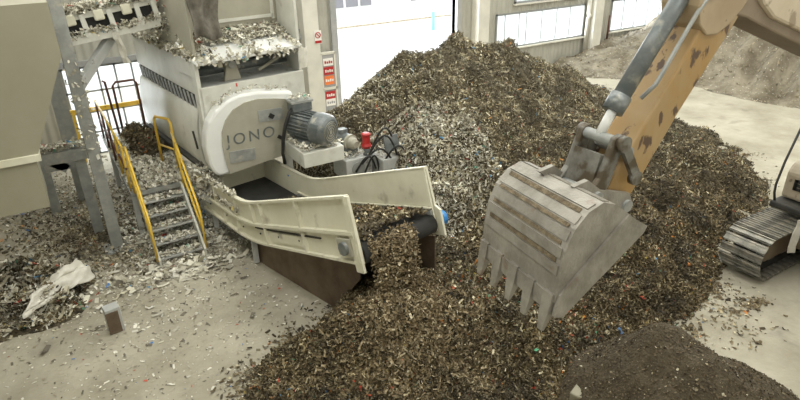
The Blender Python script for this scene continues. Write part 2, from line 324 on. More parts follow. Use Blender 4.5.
# ================================================================== WALL FITTINGS
sb = thing('notice_board', 'narrow grey notice board with red and orange warning signs beside the gateway', 'notice board', (8.3, 18.15, 0))
MB().bb(8.0, 8.47, 18.08, 18.18, .05, 1.95).build('board', 'jamb', sb)
MB().bb(7.97, 8.02, 18.05, 18.19, .02, 2.0).bb(8.45, 8.5, 18.05, 18.19, .02, 2.0).bb(7.97, 8.5, 18.05, 18.19, 1.95, 2.02).bb(7.97, 8.5, 18.05, 18.19, .78, .86).build('frame', 'column', sb)
for z0, z1, m, m2 in ((1.58, 1.82, 'signwhite', 'red'), (1.28, 1.54, 'red', 'signwhite'), (.95, 1.24, 'orange', 'signwhite'), (.46, .72, 'red', 'signwhite'), (.22, .46, 'signwhite', 'jamb')):
    p = MB().bb(8.06, 8.41, 18.06, 18.08, z0, z1).build('sign_panel', m, sb)
    gl = MB()
    for k in range(4): gl.bb(8.1 + k * .075, 8.15 + k * .075, 18.052, 18.06, (z0 + z1) / 2 - .045, (z0 + z1) / 2 + .045 - .02 * (k % 2))
    gl.build('lettering', m2, p)
ns = thing('warning_sign', 'small white no-entry pictogram sign with red ring on the beige column', 'sign', (7.84, 17.87, 2.4))
MB().bb(7.73, 7.97, 17.855, 17.88, 2.37, 2.78).build('plate', 'signwhite', ns)
MB().tube([(7.85 + .085 * math.cos(a), 17.85, 2.64 + .085 * math.sin(a)) for a in [k * PI / 10 for k in range(20)]], .014, 6, True).beam((7.79, 17.85, 2.7), (7.91, 17.85, 2.58), .01, .025).build('ring', 'red', ns)
MB().bb(7.74, 7.96, 17.845, 17.855, 2.39, 2.47).build('caption_bar', 'red', ns)
tag(MB().tube([(20.47, 18.15, 0), (20.47, 18.15, 1.9), (20.47, 18.1, 1.95), (20.47, 18.1, 2.05), (20.47, 18.15, 2.1), (20.47, 18.15, 9)], .1, 12).build('downpipe', 'column'), 'cream vertical downpipe beside the column between the two wall windows', 'pipe')
tag(MB().tube([(21.75, 18.1, .9), (21.75, 18.1, 1.9)], .04, 8).build('standpipe', 'redbrown'), 'short dark red pipe upright against the wall right of the column', 'pipe')

# ================================================================== MAIN HEAP
ctrl = []
def C(px, py, z): p = atz(px, py, z); ctrl.append((p.x, p.y, z))
def D(px, py, Y): p = aty(px, py, Y); ctrl.append((p.x, p.y, p.z))
for a in ((405, 57, 13.6), (430, 49, 13.7), (470, 42, 13.4), (505, 47, 13.1), (545, 62, 12.9), (570, 80, 12.9), (590, 94, 13.0), (388, 72, 13.4), (372, 86, 13.2), (350, 103, 12.9), (332, 114, 12.6), (315, 124, 12.4)): D(*a)
for a in ((395, 92, 1.95), (430, 80, 2.3), (480, 78, 2.15), (375, 108, 1.6), (450, 100, 2.0), (520, 90, 1.8), (560, 105, 1.35), (600, 125, .9), (640, 140, .6), (520, 130, 1.3), (560, 150, 1.0), (600, 170, .75), (650, 160, .5), (700, 165, .4), (520, 170, 1.0)): C(*a)
for a in ((385, 125, 1.7), (430, 122, 2.0), (465, 126, 1.95), (484, 148, 1.65), (420, 150, 1.6), (497, 185, .65), (478, 205, .65), (450, 215, .6), (465, 180, 1.2)): C(*a)
for a in ((700, 215, .35), (650, 230, .5), (640, 270, .5), (560, 300, .45), (600, 315, .35), (680, 260, .3), (500, 250, .5), (470, 290, .45), (560, 230, .7), (730, 190, .35), (520, 210, .75), (450, 250, .5)): C(*a)
for a in ((385, 268, 1.42), (412, 282, 1.05), (437, 298, .7), (350, 318, .6), (320, 345, .4), (290, 372, .2), (375, 335, .8), (420, 320, .95), (400, 370, .45), (470, 360, .4), (540, 370, .3), (330, 385, .3), (455, 300, .6), (372, 284, 1.2)): C(*a)
out = [atz(*p, 0) for p in ((250, 402), (256, 378), (296, 340), (333, 318), (440, 245), (600, 88), (640, 108), (700, 130), (745, 155), (760, 180), (740, 235), (712, 290), (688, 303), (690, 330))]
zero = [(p.x, p.y) for p in out] + [(7.4, 3.9), (6.2, 4.0), (5.0, 4.0), (3.8, 4.2), (2.6, 4.9), (5.0, 10.2), (5.0, 11.2), (4.7, 12.2), (4.8, 13.8), (6.0, 14.8), (7.4, 15.6), (8.6, 16.4), (9.8, 17.2), (12, 17.2), (14.2, 16.8), (16.3, 15.6), (4.3, 8.6), (5.7, 9.0)]
skip = [(4.9, 12.2)]
cx_, cy_ = 8.5, 10
for x, y in zero:
    ctrl.append((x, y, 0))
for x, y, z in ((0.2, 6.2, -.5), (1.2, 8.2, -.5), (2.4, 3, -.5), (6, 3, -.4), (8.5, 3.2, -.5), (10.5, 4, -.5), (12.8, 4.8, -.4), (15.5, 6, -.5), (17, 7.5, -.5), (18.2, 10, -.5), (18.6, 12.5, -.5), (18.8, 15, -.5), (16.5, 17.3, -.6), (12, 18.3, -.6), (7, 18, -.7), (4.4, 16.5, -.7), (3.8, 13.5, -.4), (3.6, 10, -.3), (2.9, 9, -.4)): ctrl.append((x, y, z))
def belt_cap(X, Y):     # the heap stays below the conveyor that feeds it
    a = .164; dx, dy = X - 2.696, Y - 9.804; x = dx * math.sin(a) - dy * math.cos(a); t = dx * math.cos(a) + dy * math.sin(a)
    inside = (x > -2.2) & (x < 3.42) & (t > -.06) & (t < 1.46); lim = np.where(x < .6, -.1, .555 + .307 * x - .12 - .9 * np.clip(3.3 - x, 0, 1)); side = (x > -2.2) & (x < 2.2) & (t > -.8) & (t <= -.06)
    return np.where(side, -.1, np.where(inside, lim, 9))
PV, PF, PZ, _ = heap(ctrl, .6, 18.6, 2.8, 17.9, .085, rough=.26, rs=1.25, seed=3, extra=lambda X, Y: .085 * np.array([noise.fractal(Vector((a * 5, b * 5, 40)), 1., 2., 3) for a, b in zip(X.ravel(), Y.ravel())]).reshape(X.shape), cap=belt_cap)
def dens_(c):
    d = 1 / (.35 + .05 * ((c[:, 0] - 3) ** 2 * .35 + (c[:, 1] - 4) ** 2)) ; return np.clip(d, .25, 2.2)
def ib_(a, b): return ~(a | b)
def split(P, Nn):   # choose palette by place; greyer far flakes put haze into the colour
    pc = atz(428, 150, 1.5); pd = atz(355, 118, 1.2); pale = np.exp(-(((P[:, 0] - pc.x) / 1.35) ** 2 + ((P[:, 1] - pc.y) / 1.4) ** 2) ** 2) * 1.2 + .55 * np.exp(-(((P[:, 0] - pd.x) / 1.0) ** 2 + ((P[:, 1] - pd.y) / 1.2) ** 2))
    farg = np.clip((P[:, 1] - 7) / 6, 0, .85); r = RNG.random(len(P)); iw = r < pale; ig = (~iw) & (RNG.random(len(P)) < farg); va = (RNG.random(len(P)) < .75 * np.exp(-((P[:, 0] - 5.6 + .35 * (P[:, 1] - 5.6)) / .45) ** 2 - ((P[:, 1] - 5.7) / 1.3) ** 2)) & ib_(iw, ig); return iw, ig, ~(iw | ig | va), va
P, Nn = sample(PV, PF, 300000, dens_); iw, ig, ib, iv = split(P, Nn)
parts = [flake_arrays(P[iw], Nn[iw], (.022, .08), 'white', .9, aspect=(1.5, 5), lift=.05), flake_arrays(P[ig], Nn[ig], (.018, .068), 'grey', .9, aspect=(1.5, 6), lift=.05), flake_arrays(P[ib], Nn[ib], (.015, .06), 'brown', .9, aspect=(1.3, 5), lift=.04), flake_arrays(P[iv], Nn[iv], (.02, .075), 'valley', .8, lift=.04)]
cone = np.exp(-((P[:, 0] - 3.7) / .75) ** 2 - ((P[:, 1] - 6.3) / .9) ** 2) > RNG.random(len(P)) * 1.3
parts.append(flake_arrays(P[cone] + Nn[cone] * .03, Nn[cone], (.02, .06), 'tan', .8, aspect=(1.5, 5)))
# strays around the heap foot
strays = []
for i in range(3800):
    p = random.choice(zero[:14] + zero[:6] + [(1.5, 6.6), (1.9, 6.9), (9.1, 4.7), (11.3, 5.4)]); a = random.random() * 2 * PI; r = abs(random.gauss(0, .25)); strays.append((p[0] + r * math.cos(a), p[1] + r * math.sin(a), .004))
SP = np.array(strays); parts.append(flake_arrays(SP, np.tile([0, 0, 1.], (len(SP), 1)), (.02, .07), 'brown', .3, lift=.01))
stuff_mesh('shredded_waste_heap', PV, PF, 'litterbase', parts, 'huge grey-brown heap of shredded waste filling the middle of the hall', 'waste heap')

# fine pile at the back right
fc = [(19, 17.9, .35), (21, 17.9, .75), (24, 17.9, 1.1), (24, 16.6, 1.95), (24.2, 15, 2.3), (24.3, 13.4, 2.7), (24.3, 11.4, 3.0), (24.3, 9.6, 3.0), (24.3, 7.5, 3.0), (22.4, 17, 1.0), (22.3, 15, 1.1), (22.6, 13, 1.2), (22.6, 11, 1.3), (22.8, 9, 1.3),
      (27, 16, 2.2), (27, 12, 2.6), (27, 8, 2.7), (31, 14, 2.6), (31, 9, 2.7), (18.2, 17.2, 0), (18.8, 15.9, 0), (20, 14.8, 0), (20.8, 13.1, 0), (20.6, 11.2, 0), (21, 9.4, 0), (21.2, 7, 0), (21.5, 5, .0), (24.5, 5, 1.6), (28, 5, 2), (17.5, 18, 0),
      (17, 17, -.4), (18.5, 14.5, -.4), (19.4, 12, -.4), (19.6, 9, -.4), (20, 6, -.4)]
def ruts(X, Y): return .34 * np.sin((Y + .25 * X + .5 * np.sin(X * 1.3)) * 2 * PI / 1.15) * np.exp(-((Y - 9.9) / 2.6) ** 2) * (np.abs(X - 23) < 2.2)
FV, FF, FZ, _ = heap(fc, 16.8, 33.9, 3.5, 18.25, .12, rough=.11, rs=1.3, seed=9, extra=ruts)
P, Nn = sample(FV, FF, 9000)
stuff_mesh('fine_material_heap', FV, FF, 'fine', [flake_arrays(P, Nn, (.03, .09), 'fine', .4)], 'pale sandy heap with wheel ruts against the back wall under the windows', 'sand heap')

# dark soil heap, front right
sc = [(6.05, 3.68, 1.18), (6.35, 3.45, 1.02), (5.6, 3.5, .95), (6.9, 3.2, .55), (6.1, 3.0, 1.0), (6.6, 2.5, .65), (5.7, 2.6, .85), (5.2, 3.0, .75), (5.0, 3.5, .45)]
for x, y in ((7.7, 3.35), (7.75, 2.7), (7.6, 2.0), (7.0, 1.4), (6, 1.2), (5, 1.4), (4.4, 2.2), (4.35, 3.2), (4.6, 4.0), (5.2, 4.6), (6.0, 4.75), (6.8, 4.4), (7.3, 3.9)): sc += [(x, y, 0), (6 + (x - 6) * 1.4, 3 + (y - 3) * 1.4, -.5)]
SV, SF, SZ, _ = heap(sc, 3.8, 8.4, .8, 5.2, .05, rough=.05, rs=2.6, seed=5)
P, Nn = sample(SV, SF, 9000)
stuff_mesh('dark_soil_heap', SV, SF, 'soil', [flake_arrays(P, Nn, (.012, .035), 'soil', .5, aspect=(1, 1.8), lift=.01)], 'smooth dark brown soil heap in the front right corner', 'soil heap')
tag(MB().box((5.14, 3.92, .15), (.42, .25, .36), rotm(0, 0, .35)).build('concrete_block', 'hopper', bevel=.02), 'pale flat block showing at the foot of the dark soil heap', 'block')

# ================================================================== HOPPER (left foreground)
hp = thing('feed_hopper', 'large beige hopper box filling the upper left corner', 'hopper', (-1.2, 10, 0))
def hexa(mb, xa0, xa1, ya0, ya1, za, xb0, xb1, yb0, yb1, zb):
    mb.add([(xa0, ya0, za), (xa1, ya0, za), (xa1, ya1, za), (xa0, ya1, za), (xb0, yb0, zb), (xb1, yb0, zb), (xb1, yb1, zb), (xb0, yb1, zb)], [(0, 1, 2, 3), (4, 7, 6, 5), (0, 4, 5, 1), (1, 5, 6, 2), (2, 6, 7, 3), (3, 7, 4, 0)]); return mb
MB().bb(-2.8, .35, 9.98, 11.8, 4.28, 5.02).build('upper_bin', 'hopper', hp)
hexa(MB(), -2.8, .35, 9.98, 11.8, 4.28, -2.1, -.29, 10.0, 11.0, 2.9).build('tapered_bin', 'hopper', hp)
MB().bb(-2.16, -.27, 9.94, 11.06, 2.8, 2.9).build('flange', 'cream', hp)
MB().bb(-2.1, -.34, 10, 11.0, 2.03, 2.8).build('lower_chute', 'hopper', hp)
MB().bb(-2.05, -1.9, 10.2, 10.35, 0, 2.1).bb(-2.05, -1.9, 10.85, 11.0, 0, 2.1).bb(-1.75, -1.6, 10.2, 10.35, 0, 2.1).build('support_leg', 'steel', hp)

# ================================================================== STEEL FRAME + COLUMNS left
fr = thing('steel_gantry', 'tall grey steel columns and cross beam standing behind the beige hopper', 'steel frame', (.5, 12.1, 0))
def hcol(x, y, z0, z1, s=.24):
    return MB().bb(x - s / 2, x + s / 2, y - .13, y - .105, z0, z1).bb(x - s / 2, x + s / 2, y + .105, y + .13, z0, z1).bb(x - .02, x + .02, y - .105, y + .105, z0, z1)
MB().bb(.42, .64, 12.04, 12.06, 0, 6.2).bb(.42, .64, 12.16, 12.18, 0, 6.2).bb(.52, .54, 12.06, 12.16, 0, 6.2).build('column', 'steel', fr, bevel=.01)
MB().bb(.28, .78, 11.85, 12.35, 0, .03).build('base_plate', 'steel', fr)
hcol(.25, 15.15, 0, 3.2, .3).build('rear_column', 'steel', fr)
MB().bb(-2.2, .55, 12.9, 13.1, 1.72, 1.95).build('cross_beam', 'steel', fr)
hcol(.3, 13.1, 0, 1.8, .2).build('short_column', 'steel', fr)
MB().bb(-2.2, .3, 14.6, 14.8, 1.0, 1.25).beam((.05, 14.7, 1.0), (-.25, 14.7, 1.25), .2, .2).bb(-.5, -.3, 14.6, 14.8, 0, 1.0).build('rear_beam', 'steel', fr)
MB().beam((.5, 12.5, 3.15), (1.35, 12.9, 4.0), .16, .16).build('brace', 'grey', fr, bevel=.01)

# ================================================================== OVERHEAD CONVEYOR
oc = thing('overhead_conveyor', 'pale overhead conveyor with black belt troughs crossing above the yellow stairs', 'conveyor', (.6, 12.8, 3.9))
def ocp(t, y, dz): return Vector((.45 + t * 1.82, y, 4.02 + t * .22 + dz))
MB().beam(ocp(0, 12.7, 0), ocp(1, 12.7, 0), .08, .16).build('lower_rail', 'white', oc)
MB().beam(ocp(0, 12.75, .40), ocp(1, 12.75, .40), .08, .12).build('upper_rail', 'white', oc)
MB().beam(ocp(0, 13.7, .40), ocp(1, 13.7, .40), .08, .2).build('rear_rail', 'white', oc)
for t in (.02, .29, .55, .82, .99): MB().beam(ocp(t, 12.69, .0), ocp(t - .03, 12.72, .42), .09, .1).build('bracket', 'white', oc)
for t in (.15, .42, .69): MB().beam(ocp(t - .05, 12.68, .36), ocp(t + .05, 12.68, .36), .1, .2).build('idler_housing', 'cream', oc, bevel=.03)
MB().sheet([ocp(0, 12.8, .02), ocp(1, 12.8, .02)], [ocp(0, 12.8, .38), ocp(1, 12.8, .38)], (0, .12, 0)).build('belt', 'black', oc)
MB().sheet([ocp(0, 12.8, .42), ocp(1, 12.8, .42)], [ocp(0, 13.7, .42), ocp(1, 13.7, .42)], (0, 0, -.03)).build('top_belt', 'black', oc)

def strip_flakes(fn, n, size, pal, tilt=.8, lift=.08, normal=(0, 0, 1)):
    P = np.array([tuple(fn()) for _ in range(n)]); return flake_arrays(P, np.tile(np.array(normal, float), (n, 1)), size, pal, tilt, lift=lift)
def U(a, b): return random.uniform(a, b)
def mound(cx, cy, hx, hy, z, h, step=.07, seed=0, rot=0, rough=.05):
    """little irregular drift on a level surface"""
    xs = np.arange(-hx, hx + step, step); ys = np.arange(-hy, hy + step, step); X, Y = np.meshgrid(xs, ys)
    nz = np.array([noise.fractal(Vector((x * 2.5, y * 2.5, seed)), 1., 2., 4) for x, y in zip(X.ravel(), Y.ravel())]).reshape(X.shape)
    r = np.maximum(np.abs(X) / hx, np.abs(Y) / hy); Z = h * np.clip(1 - r ** 3, 0, 1) * (1 + .8 * nz) + rough * nz * (r < .95) + .01
    Z = np.maximum(Z, .0); ca, sa = math.cos(rot), math.sin(rot); XX = cx + X * ca - Y * sa; YY = cy + X * sa + Y * ca
    ny, nx = X.shape; idx = np.arange(nx * ny).reshape(ny, nx); Fq = np.stack([idx[:-1, :-1], idx[:-1, 1:], idx[1:, 1:], idx[1:, :-1]], -1).reshape(-1, 4)
    return np.stack([XX.ravel(), YY.ravel(), (z + Z).ravel()], 1), Fq
def f1():
    t = U(.08, 1); y = random.choice((12.72, 12.9, 13.1)) + U(-.08, .1); return ocp(t, y, .44 + U(0, .09) * (1 - abs(y - 12.9)))
stuff_mesh('conveyor_litter', np.zeros((0, 3)), np.zeros((0, 4), int), 'whitebase', [strip_flakes(f1, 3600, (.035, .09), 'pale', 1.0), strip_flakes(lambda: ocp(U(.1, 1), 12.66, U(.02, .1)), 420, (.03, .09), 'pale', 1)],
           'pale shredded litter heaped along the overhead conveyor', 'litter')

# ================================================================== SHREDDER / DRUM MACHINE
mc = thing('screening_machine', 'big pale grey waste machine with rounded drum guard marked JONO', 'machine', (2.53, 11.5, 0), math.radians(6))
MM = mc.matrix_world.copy()
def W(x, y, z): return MM @ Vector((x, y, z))
def L(mb, name, m, parent=None, bevel=0): # machine-local build
    mb.v = [MM @ v for v in mb.v]; return mb.build(name, m, parent or mc, bevel=bevel)
# body: front plate, left side, floor, right side, top
L(MB().bb(0, 2.25, 0, .06, 1.42, 3.12), 'front_plate', 'white', bevel=.015)
L(MB().bb(2.19, 2.25, .06, 4.1, 1.42, 5.2), 'right_side', 'white')
L(MB().bb(.05, 2.2, .9, 4.1, 1.42, 1.5), 'underside', 'dark')
L(MB().bb(0, .05, .0, 4.1, 3.62, 5.2), 'upper_side_panel', 'greige')
L(MB().bb(-.03, .05, 0, .22, 1.42, 3.62).bb(-.03, .03, .22, .9, 3.3, 3.62), 'corner_flange', 'white', bevel=.01)
L(MB().bb(0, .05, .2, 4.1, 2.95, 3.62).bb(0, .05, .2, 4.1, 1.42, 2.0), 'side_panel', 'white')
gr = L(MB().bb(.02, .05, .25, 4.0, 2.66, 2.95), 'grille', 'dark')
sl = MB()
for k in range(16): sl.beam(W(-.01, .35 + k * .23, 2.68), W(-.01, .47 + k * .23, 2.94), .03, .03)
sl.build('grille_slats', 'steel', gr)
# drum cover: half cylinder bulging from the side
pr = [(.03 - .13 * math.sin(math.radians(a)) if a <= 180 else 0, 2.02 + .64 * math.cos(math.radians(a))) for a in range(0, 181, 12)]
dc = MB().sheet([(x, .22, z) for x, z in pr], [(x, 4.05, z) for x, z in pr], (.03, 0, 0)); dc.prism([(x, .22, z) for x, z in pr], (0, .02, 0)); dc.prism([(x, 4.05, z) for x, z in pr], (0, .02, 0)); dc.sm = [True] * len(dc.f)
L(dc, 'drum_cover', 'white')
L(MB().bb(-.14, 0.02, .3, 4.0, 1.40, 1.46), 'cover_rail', 'dark')
L(MB().beam((-.13, .3, 1.85), (-.13, .42, 2.2), .03, .04), 'latch', 'dark')
# hood opening interior
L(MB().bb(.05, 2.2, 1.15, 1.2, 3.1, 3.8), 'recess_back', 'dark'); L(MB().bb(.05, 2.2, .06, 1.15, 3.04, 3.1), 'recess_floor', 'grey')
L(MB().prism([(.62, .25, 3.1), (.98, .25, 3.1), (.9, .25, 3.45), (.8, .25, 3.52), (.7, .25, 3.45)], (0, .12, 0)), 'bearing_block', 'greige', bevel=.02)
L(MB().cyl((.8, .2, 3.42), (.8, .5, 3.42), .07), 'bearing_pin', 'steel')
L(MB().cyl((.1, .6, 3.3), (2.15, .6, 3.3), .09), 'shaft', 'dgrey')
L(MB().beam((.15, .9, 3.42), (2.15, .9, 3.42), .06, .12).beam((1.4, .35, 3.2), (2.0, .5, 3.38), .05, .05), 'crossbar', 'greige')
# canopy hood
hd = MB().add([(-.02, -.12, 3.62), (2.2, -.12, 3.68), (2.1, .85, 3.90), (.05, .85, 3.90), (-.02, -.12, 3.56), (2.2, -.12, 3.62), (2.1, .85, 3.84), (.05, .85, 3.84)], [(0, 1, 2, 3), (7, 6, 5, 4), (0, 4, 5, 1), (1, 5, 6, 2), (2, 6, 7, 3), (3, 7, 4, 0)])
L(hd, 'hood', 'rim'); L(MB().prism([(-.03, -.12, 3.6), (-.03, .85, 3.88), (-.03, .85, 3.6)], (.04, 0, 0)), 'hood_cheek', 'rim'); L(MB().prism([(2.19, -.12, 3.6), (2.1, .85, 3.88), (2.1, .85, 3.6)], (.04, 0, 0)), 'hood_cheek', 'white')
L(MB().bb(.05, 2.2, .85, .9, 3.80, 5.4), 'upper_front', 'greige')
L(MB().bb(.5, 2.1, .82, .86, 4.14, 4.20).bb(.45, .5, .82, .86, 4.14, 5.4).bb(2.05, 2.12, .82, .86, 4.1, 5.4), 'panel_frame', 'white')
# support legs below
L(MB().bb(.02, .2, .9, 1.08, 0, 1.45), 'support_leg', 'white'); L(MB().bb(.02, .2, 3.7, 3.88, 0, 1.45), 'support_leg', 'white'); L(MB().bb(2.05, 2.23, .9, 1.08, 0, 1.45), 'support_leg', 'white'); L(MB().bb(2.05, 2.23, 3.7, 3.88, 0, 1.45), 'support_leg', 'white')
# drum guard (rounded housing)
og = [(x + .08, z - .10) for x, z in [(4.08, 1.66), (4.20, 2.95), (3.9, 3.0), (3.5, 3.06), (3.12, 3.06), (2.85, 2.98), (2.62, 2.82), (2.46, 2.62), (2.37, 2.38), (2.32, 2.1), (2.34, 1.78), (2.40, 1.60), (2.50, 1.50)]]
gb = MB().prism([(x, 11.2, z) for x, z in og], (0, .36, 0)).build('drum_guard', 'rim', mc, bevel=.05)
ig_ = [(x + .08, z - .10) for x, z in [(4.0, 1.68), (4.08, 2.82), (3.8, 2.88), (3.45, 2.93), (3.17, 2.9), (2.95, 2.8), (2.77, 2.62), (2.67, 2.4), (2.64, 2.1), (2.66, 1.72), (2.70, 1.52)]]
ip = MB().prism([(x, 11.17, z) for x, z in ig_], (0, .04, 0)).build('guard_face', 'greige', gb)
for p0, p1, a in (((3.50, 2.36), (4.0, 2.60), 0), ((2.82, 1.64), (3.34, 1.88), 0)):
    vp = MB(); vp.prism([(p0[0], 11.155, p0[1]), (p1[0], 11.155, p0[1] - .02), (p1[0], 11.155, p1[1] - .02), (p0[0], 11.155, p1[1])], (0, .02, 0)); v = vp.build('vent_plate', 'steel', gb)
MB().box((3.76, 11.14, 2.45), (.1, .03, .09), rotm(0, .6, 0)).build('lock', 'black', gb); MB().box((3.90, 11.14, 1.97), (.12, .03, .07), rotm(0, .6, 0)).build('lock', 'black', gb)
text('JONO', .32, 'dgrey', gb, (2.80, 11.165, 2.0), (1, 0, .02), (0.04, 0, 1))
# loose bracket near bottom left
br = L(MB().prism([(-.35, -.1, .95), (-.02, -.1, 1.3), (.08, -.1, 1.1), (-.2, -.1, .8)], (0, .3, 0)).cyl((-.12, -.12, 1.02), (-.12, -.08, 1.02), .05), 'chute_bracket', 'grey', bevel=.01)
# motor
mt = thing('drive_motor', 'large finned grey electric motor with speckled fan grille on its end', 'motor', (4.35, 10.7, 1.88))
a0, a1 = Vector((4.18, 11.06, 2.27)), Vector((4.60, 10.25, 2.21)); d = (a1 - a0).normalized()
MB().lathe(a0, a1, [(0, .1), (0, .25), (.06, .25), (.06, .27), (.6, .27), (.6, .24)]).build('housing', 'dgrey', mt)
fn = MB(); u = d.cross(Vector((0, 0, 1))).normalized(); w_ = u.cross(d)
for k in range(26):
    a = 2 * PI * k / 26; r = u * math.cos(a) + w_ * math.sin(a); fn.beam(a0 + d * .07 + r * .285, a0 + d * .59 + r * .285, .012, .05, up=r)
fn.build('cooling_fins', 'dgrey', mt)
MB().lathe(a0, a1, [(.6, .28), (.6, .325), (.66, .33), (.84, .325), (.90, .29), (.93, .24)]).build('fan_cowl', 'dgrey', mt)
fg = MB().lathe(a0, a1, [(.92, .02), (.93, .21), (.94, .21)]).build('fan_grille', 'greige', mt)
fr2 = MB()
for r in (.06, .11, .16, .2): fr2.tube([a0 + d * .95 + (u * math.cos(k * PI / 10) + w_ * math.sin(k * PI / 10)) * r for k in range(20)], .008, 5, True)
fr2.build('grille_rings', 'dgrey', fg)
tb = MB().box((4.30, 10.95, 2.62), (.42, .3, .18)).build('terminal_box', 'dgrey', mt, bevel=.02)
MB().box((4.30, 10.95, 2.73), (.46, .34, .04)).build('box_lid', 'steel', tb)
MB().tube([(4.12, 10.88, 2.62), (4.02, 10.82, 2.55), (3.92, 10.85, 2.3), (3.86, 10.9, 2.0), (3.84, 10.95, 1.7), (3.88, 11.0, 1.45)], .035, 8).build('cable', 'black', mt)
MB().bb(4.1, 4.6, 10.4, 11.0, 1.88, 2.02).build('foot', 'dgrey', mt)
sh = thing('motor_shelf', 'pale box shaped bracket carrying the big motor', 'bracket', (4.5, 11, 1.3))
MB().bb(3.98, 4.86, 10.2, 11.15, 1.58, 1.88).build('box', 'white', sh, bevel=.015)
MB().bb(4.0, 4.5, 11.1, 11.75, 1.58, 1.85).build('arm', 'grey', sh)
# small motor, hydraulic unit
hy_ = thing('hydraulic_unit', 'light grey hydraulic tank with hoses and a red canister behind the discharge conveyor', 'hydraulic unit', (5.4, 10.7, 0))
MB().bb(5.0, 5.62, 10.45, 11.1, .95, 1.42).build('tank', 'grey', hy_, bevel=.02)
MB().cyl((5.28, 10.44, 1.2), (5.28, 10.42, 1.2), .15).build('inspection_cover', 'steel', hy_)
MB().bb(5.68, 6.35, 10.1, 10.75, .85, 1.4).build('side_tank', 'grey', hy_, bevel=.02)
MB().box((6.05, 10.35, 1.62), (.36, .05, .36), rotm(-.3, 0, .1)).build('lifted_cover', 'dgrey', hy_)
MB().cyl((5.55, 10.55, 1.42), (5.55, 10.55, 1.60), .075).build('filter_base', 'dgrey', hy_)
MB().lathe((5.55, 10.55, 1.58), (5.55, 10.55, 2), [(0, .09), (.05, .11), (.1, .085), (.25, .085), (.28, .1), (.31, .1), (.33, .06)]).build('canister', 'red', hy_)
for (x0, y0, x1, y1, h, z0) in ((5.5, 10.42, 6.1, 10.2, .5, 1.4), (5.35, 10.4, 5.95, 10.15, .35, 1.3), (5.2, 10.4, 5.65, 10.35, .35, 1.15), (5.6, 10.5, 6.2, 10.45, .55, 1.45), (5.4, 10.38, 5.7, 10.3, .4, 1.1), (5.75, 10.2, 6.3, 10.1, .38, 1.3)):
    MB().tube([(x0 + (x1 - x0) * t, y0 + (y1 - y0) * t - .12 * math.sin(PI * t), z0 + h * math.sin(PI * t)) for t in [k / 12 for k in range(13)]], .022, 7).build('hose', 'black', hy_)
MB().bb(5.02, 5.12, 10.5, 10.6, 0, .95).bb(6.2, 6.3, 10.2, 10.3, 0, .85).bb(5.5, 5.6, 10.9, 11, 0, .95).build('stand', 'dark', hy_)
sm = thing('pump_motor', 'small grey motor with pale end cap sitting on the hydraulic tank', 'motor', (5.25, 10.8, 1.42))
b0, b1 = Vector((5.18, 11.15, 1.72)), Vector((5.36, 10.5, 1.66))
MB().lathe(b0, b1, [(0, .12), (0, .16), (.35, .16), (.35, .145)]).build('housing', 'dgrey', sm)
MB().lathe(b0, b1, [(.35, .17), (.42, .18), (.42, .14), (.52, .12), (.58, .07)]).build('end_cap', 'greige', sm)
MB().box((5.22, 11.0, 1.9), (.18, .16, .08)).build('terminal_box', 'dgrey', sm); MB().bb(5.12, 5.42, 10.7, 11.05, 1.42, 1.58).build('foot', 'dgrey', sm)

# ================================================================== DISCHARGE CONVEYOR
AX = .164; O2 = Vector((math.sin(AX), -math.cos(AX), 0)); RT = Vector((math.cos(AX), math.sin(AX), 0)); TH = .298
dcv = thing('discharge_conveyor', 'cream curved discharge conveyor pouring shredded waste onto the heap', 'conveyor', (2.75, 9.95, 0), AX)
B0 = Vector((2.696, 9.804, 0))            # near panel line passes here at the bend
def prof(s, h):                          # s: metres along conveyor from the bend (negative towards the machine); h: height across the panel
    zb = .555; R = 4.5; L0 = R * TH
    if s < -L0 / 2: p = (s, zb); a = 0
    elif s < L0 / 2:
        a = (s + L0 / 2) / R; p = (-L0 / 2 + R * math.sin(a), zb + R * (1 - math.cos(a)))
    else:
        a = TH; p = (-L0 / 2 + R * math.sin(a) + (s - L0 / 2) * math.cos(a), zb + R * (1 - math.cos(a)) + (s - L0 / 2) * math.sin(a))
    return p[0] - math.sin(a) * h, p[1] + math.cos(a) * h
def CP(s, h, t):
    x, z = prof(s, h); return B0 + O2 * x + RT * t + Vector((0, 0, z))
SE = 3.6
SS = [-2.0, -1.5, -1.0, -.8, -.6, -.45, -.3, -.15, 0, .15, .3, .45, .6, .8, 1.1, 1.4, 2.0, 2.6, 3.1, 3.6]
WD = 1.395
def Hh(s): return .76 + .066 * max(0, s)
def panel(t, th, name, m): return MB().sheet([CP(s, 0, t) for s in SS], [CP(s, Hh(s), t) for s in SS], RT * th).build(name, m, dcv)
npn = panel(0, -.03, 'near_side_panel', 'cream'); fpn = panel(WD, .03, 'far_side_panel', 'cream')
def rail(t, h0, w, hh, s0=-2.0, s1=3.6, parent=npn, m='cream', name='rail'):
    mb = MB(); ss = [s for s in SS if s0 <= s <= s1]
    for i in range(len(ss) - 1): mb.beam(CP(ss[i], h0(ss[i]), t), CP(ss[i + 1], h0(ss[i + 1]), t), w, hh)
    return mb.build(name, m, parent)
rail(-.05, lambda s: Hh(s), .08, .04, name='top_flange'); rail(-.06, lambda s: .36 + .03 * max(0, s), .09, .05, name='middle_flange'); rail(-.05, lambda s: .02, .08, .04, name='bottom_flange')
rail(-.045, lambda s: .30, .03, .02, .3, 3.0, m='dark', name='slot_seam')
rail(WD + .04, lambda s: Hh(s), .08, .04, parent=fpn, name='top_flange'); rail(WD - .03, lambda s: .30, .04, .07, -.6, 3.6, parent=fpn, m='steel', name='skirt_seal'); rail(WD - .03, lambda s: .38, .05, .02, -.6, 3.6, parent=fpn, name='middle_flange')
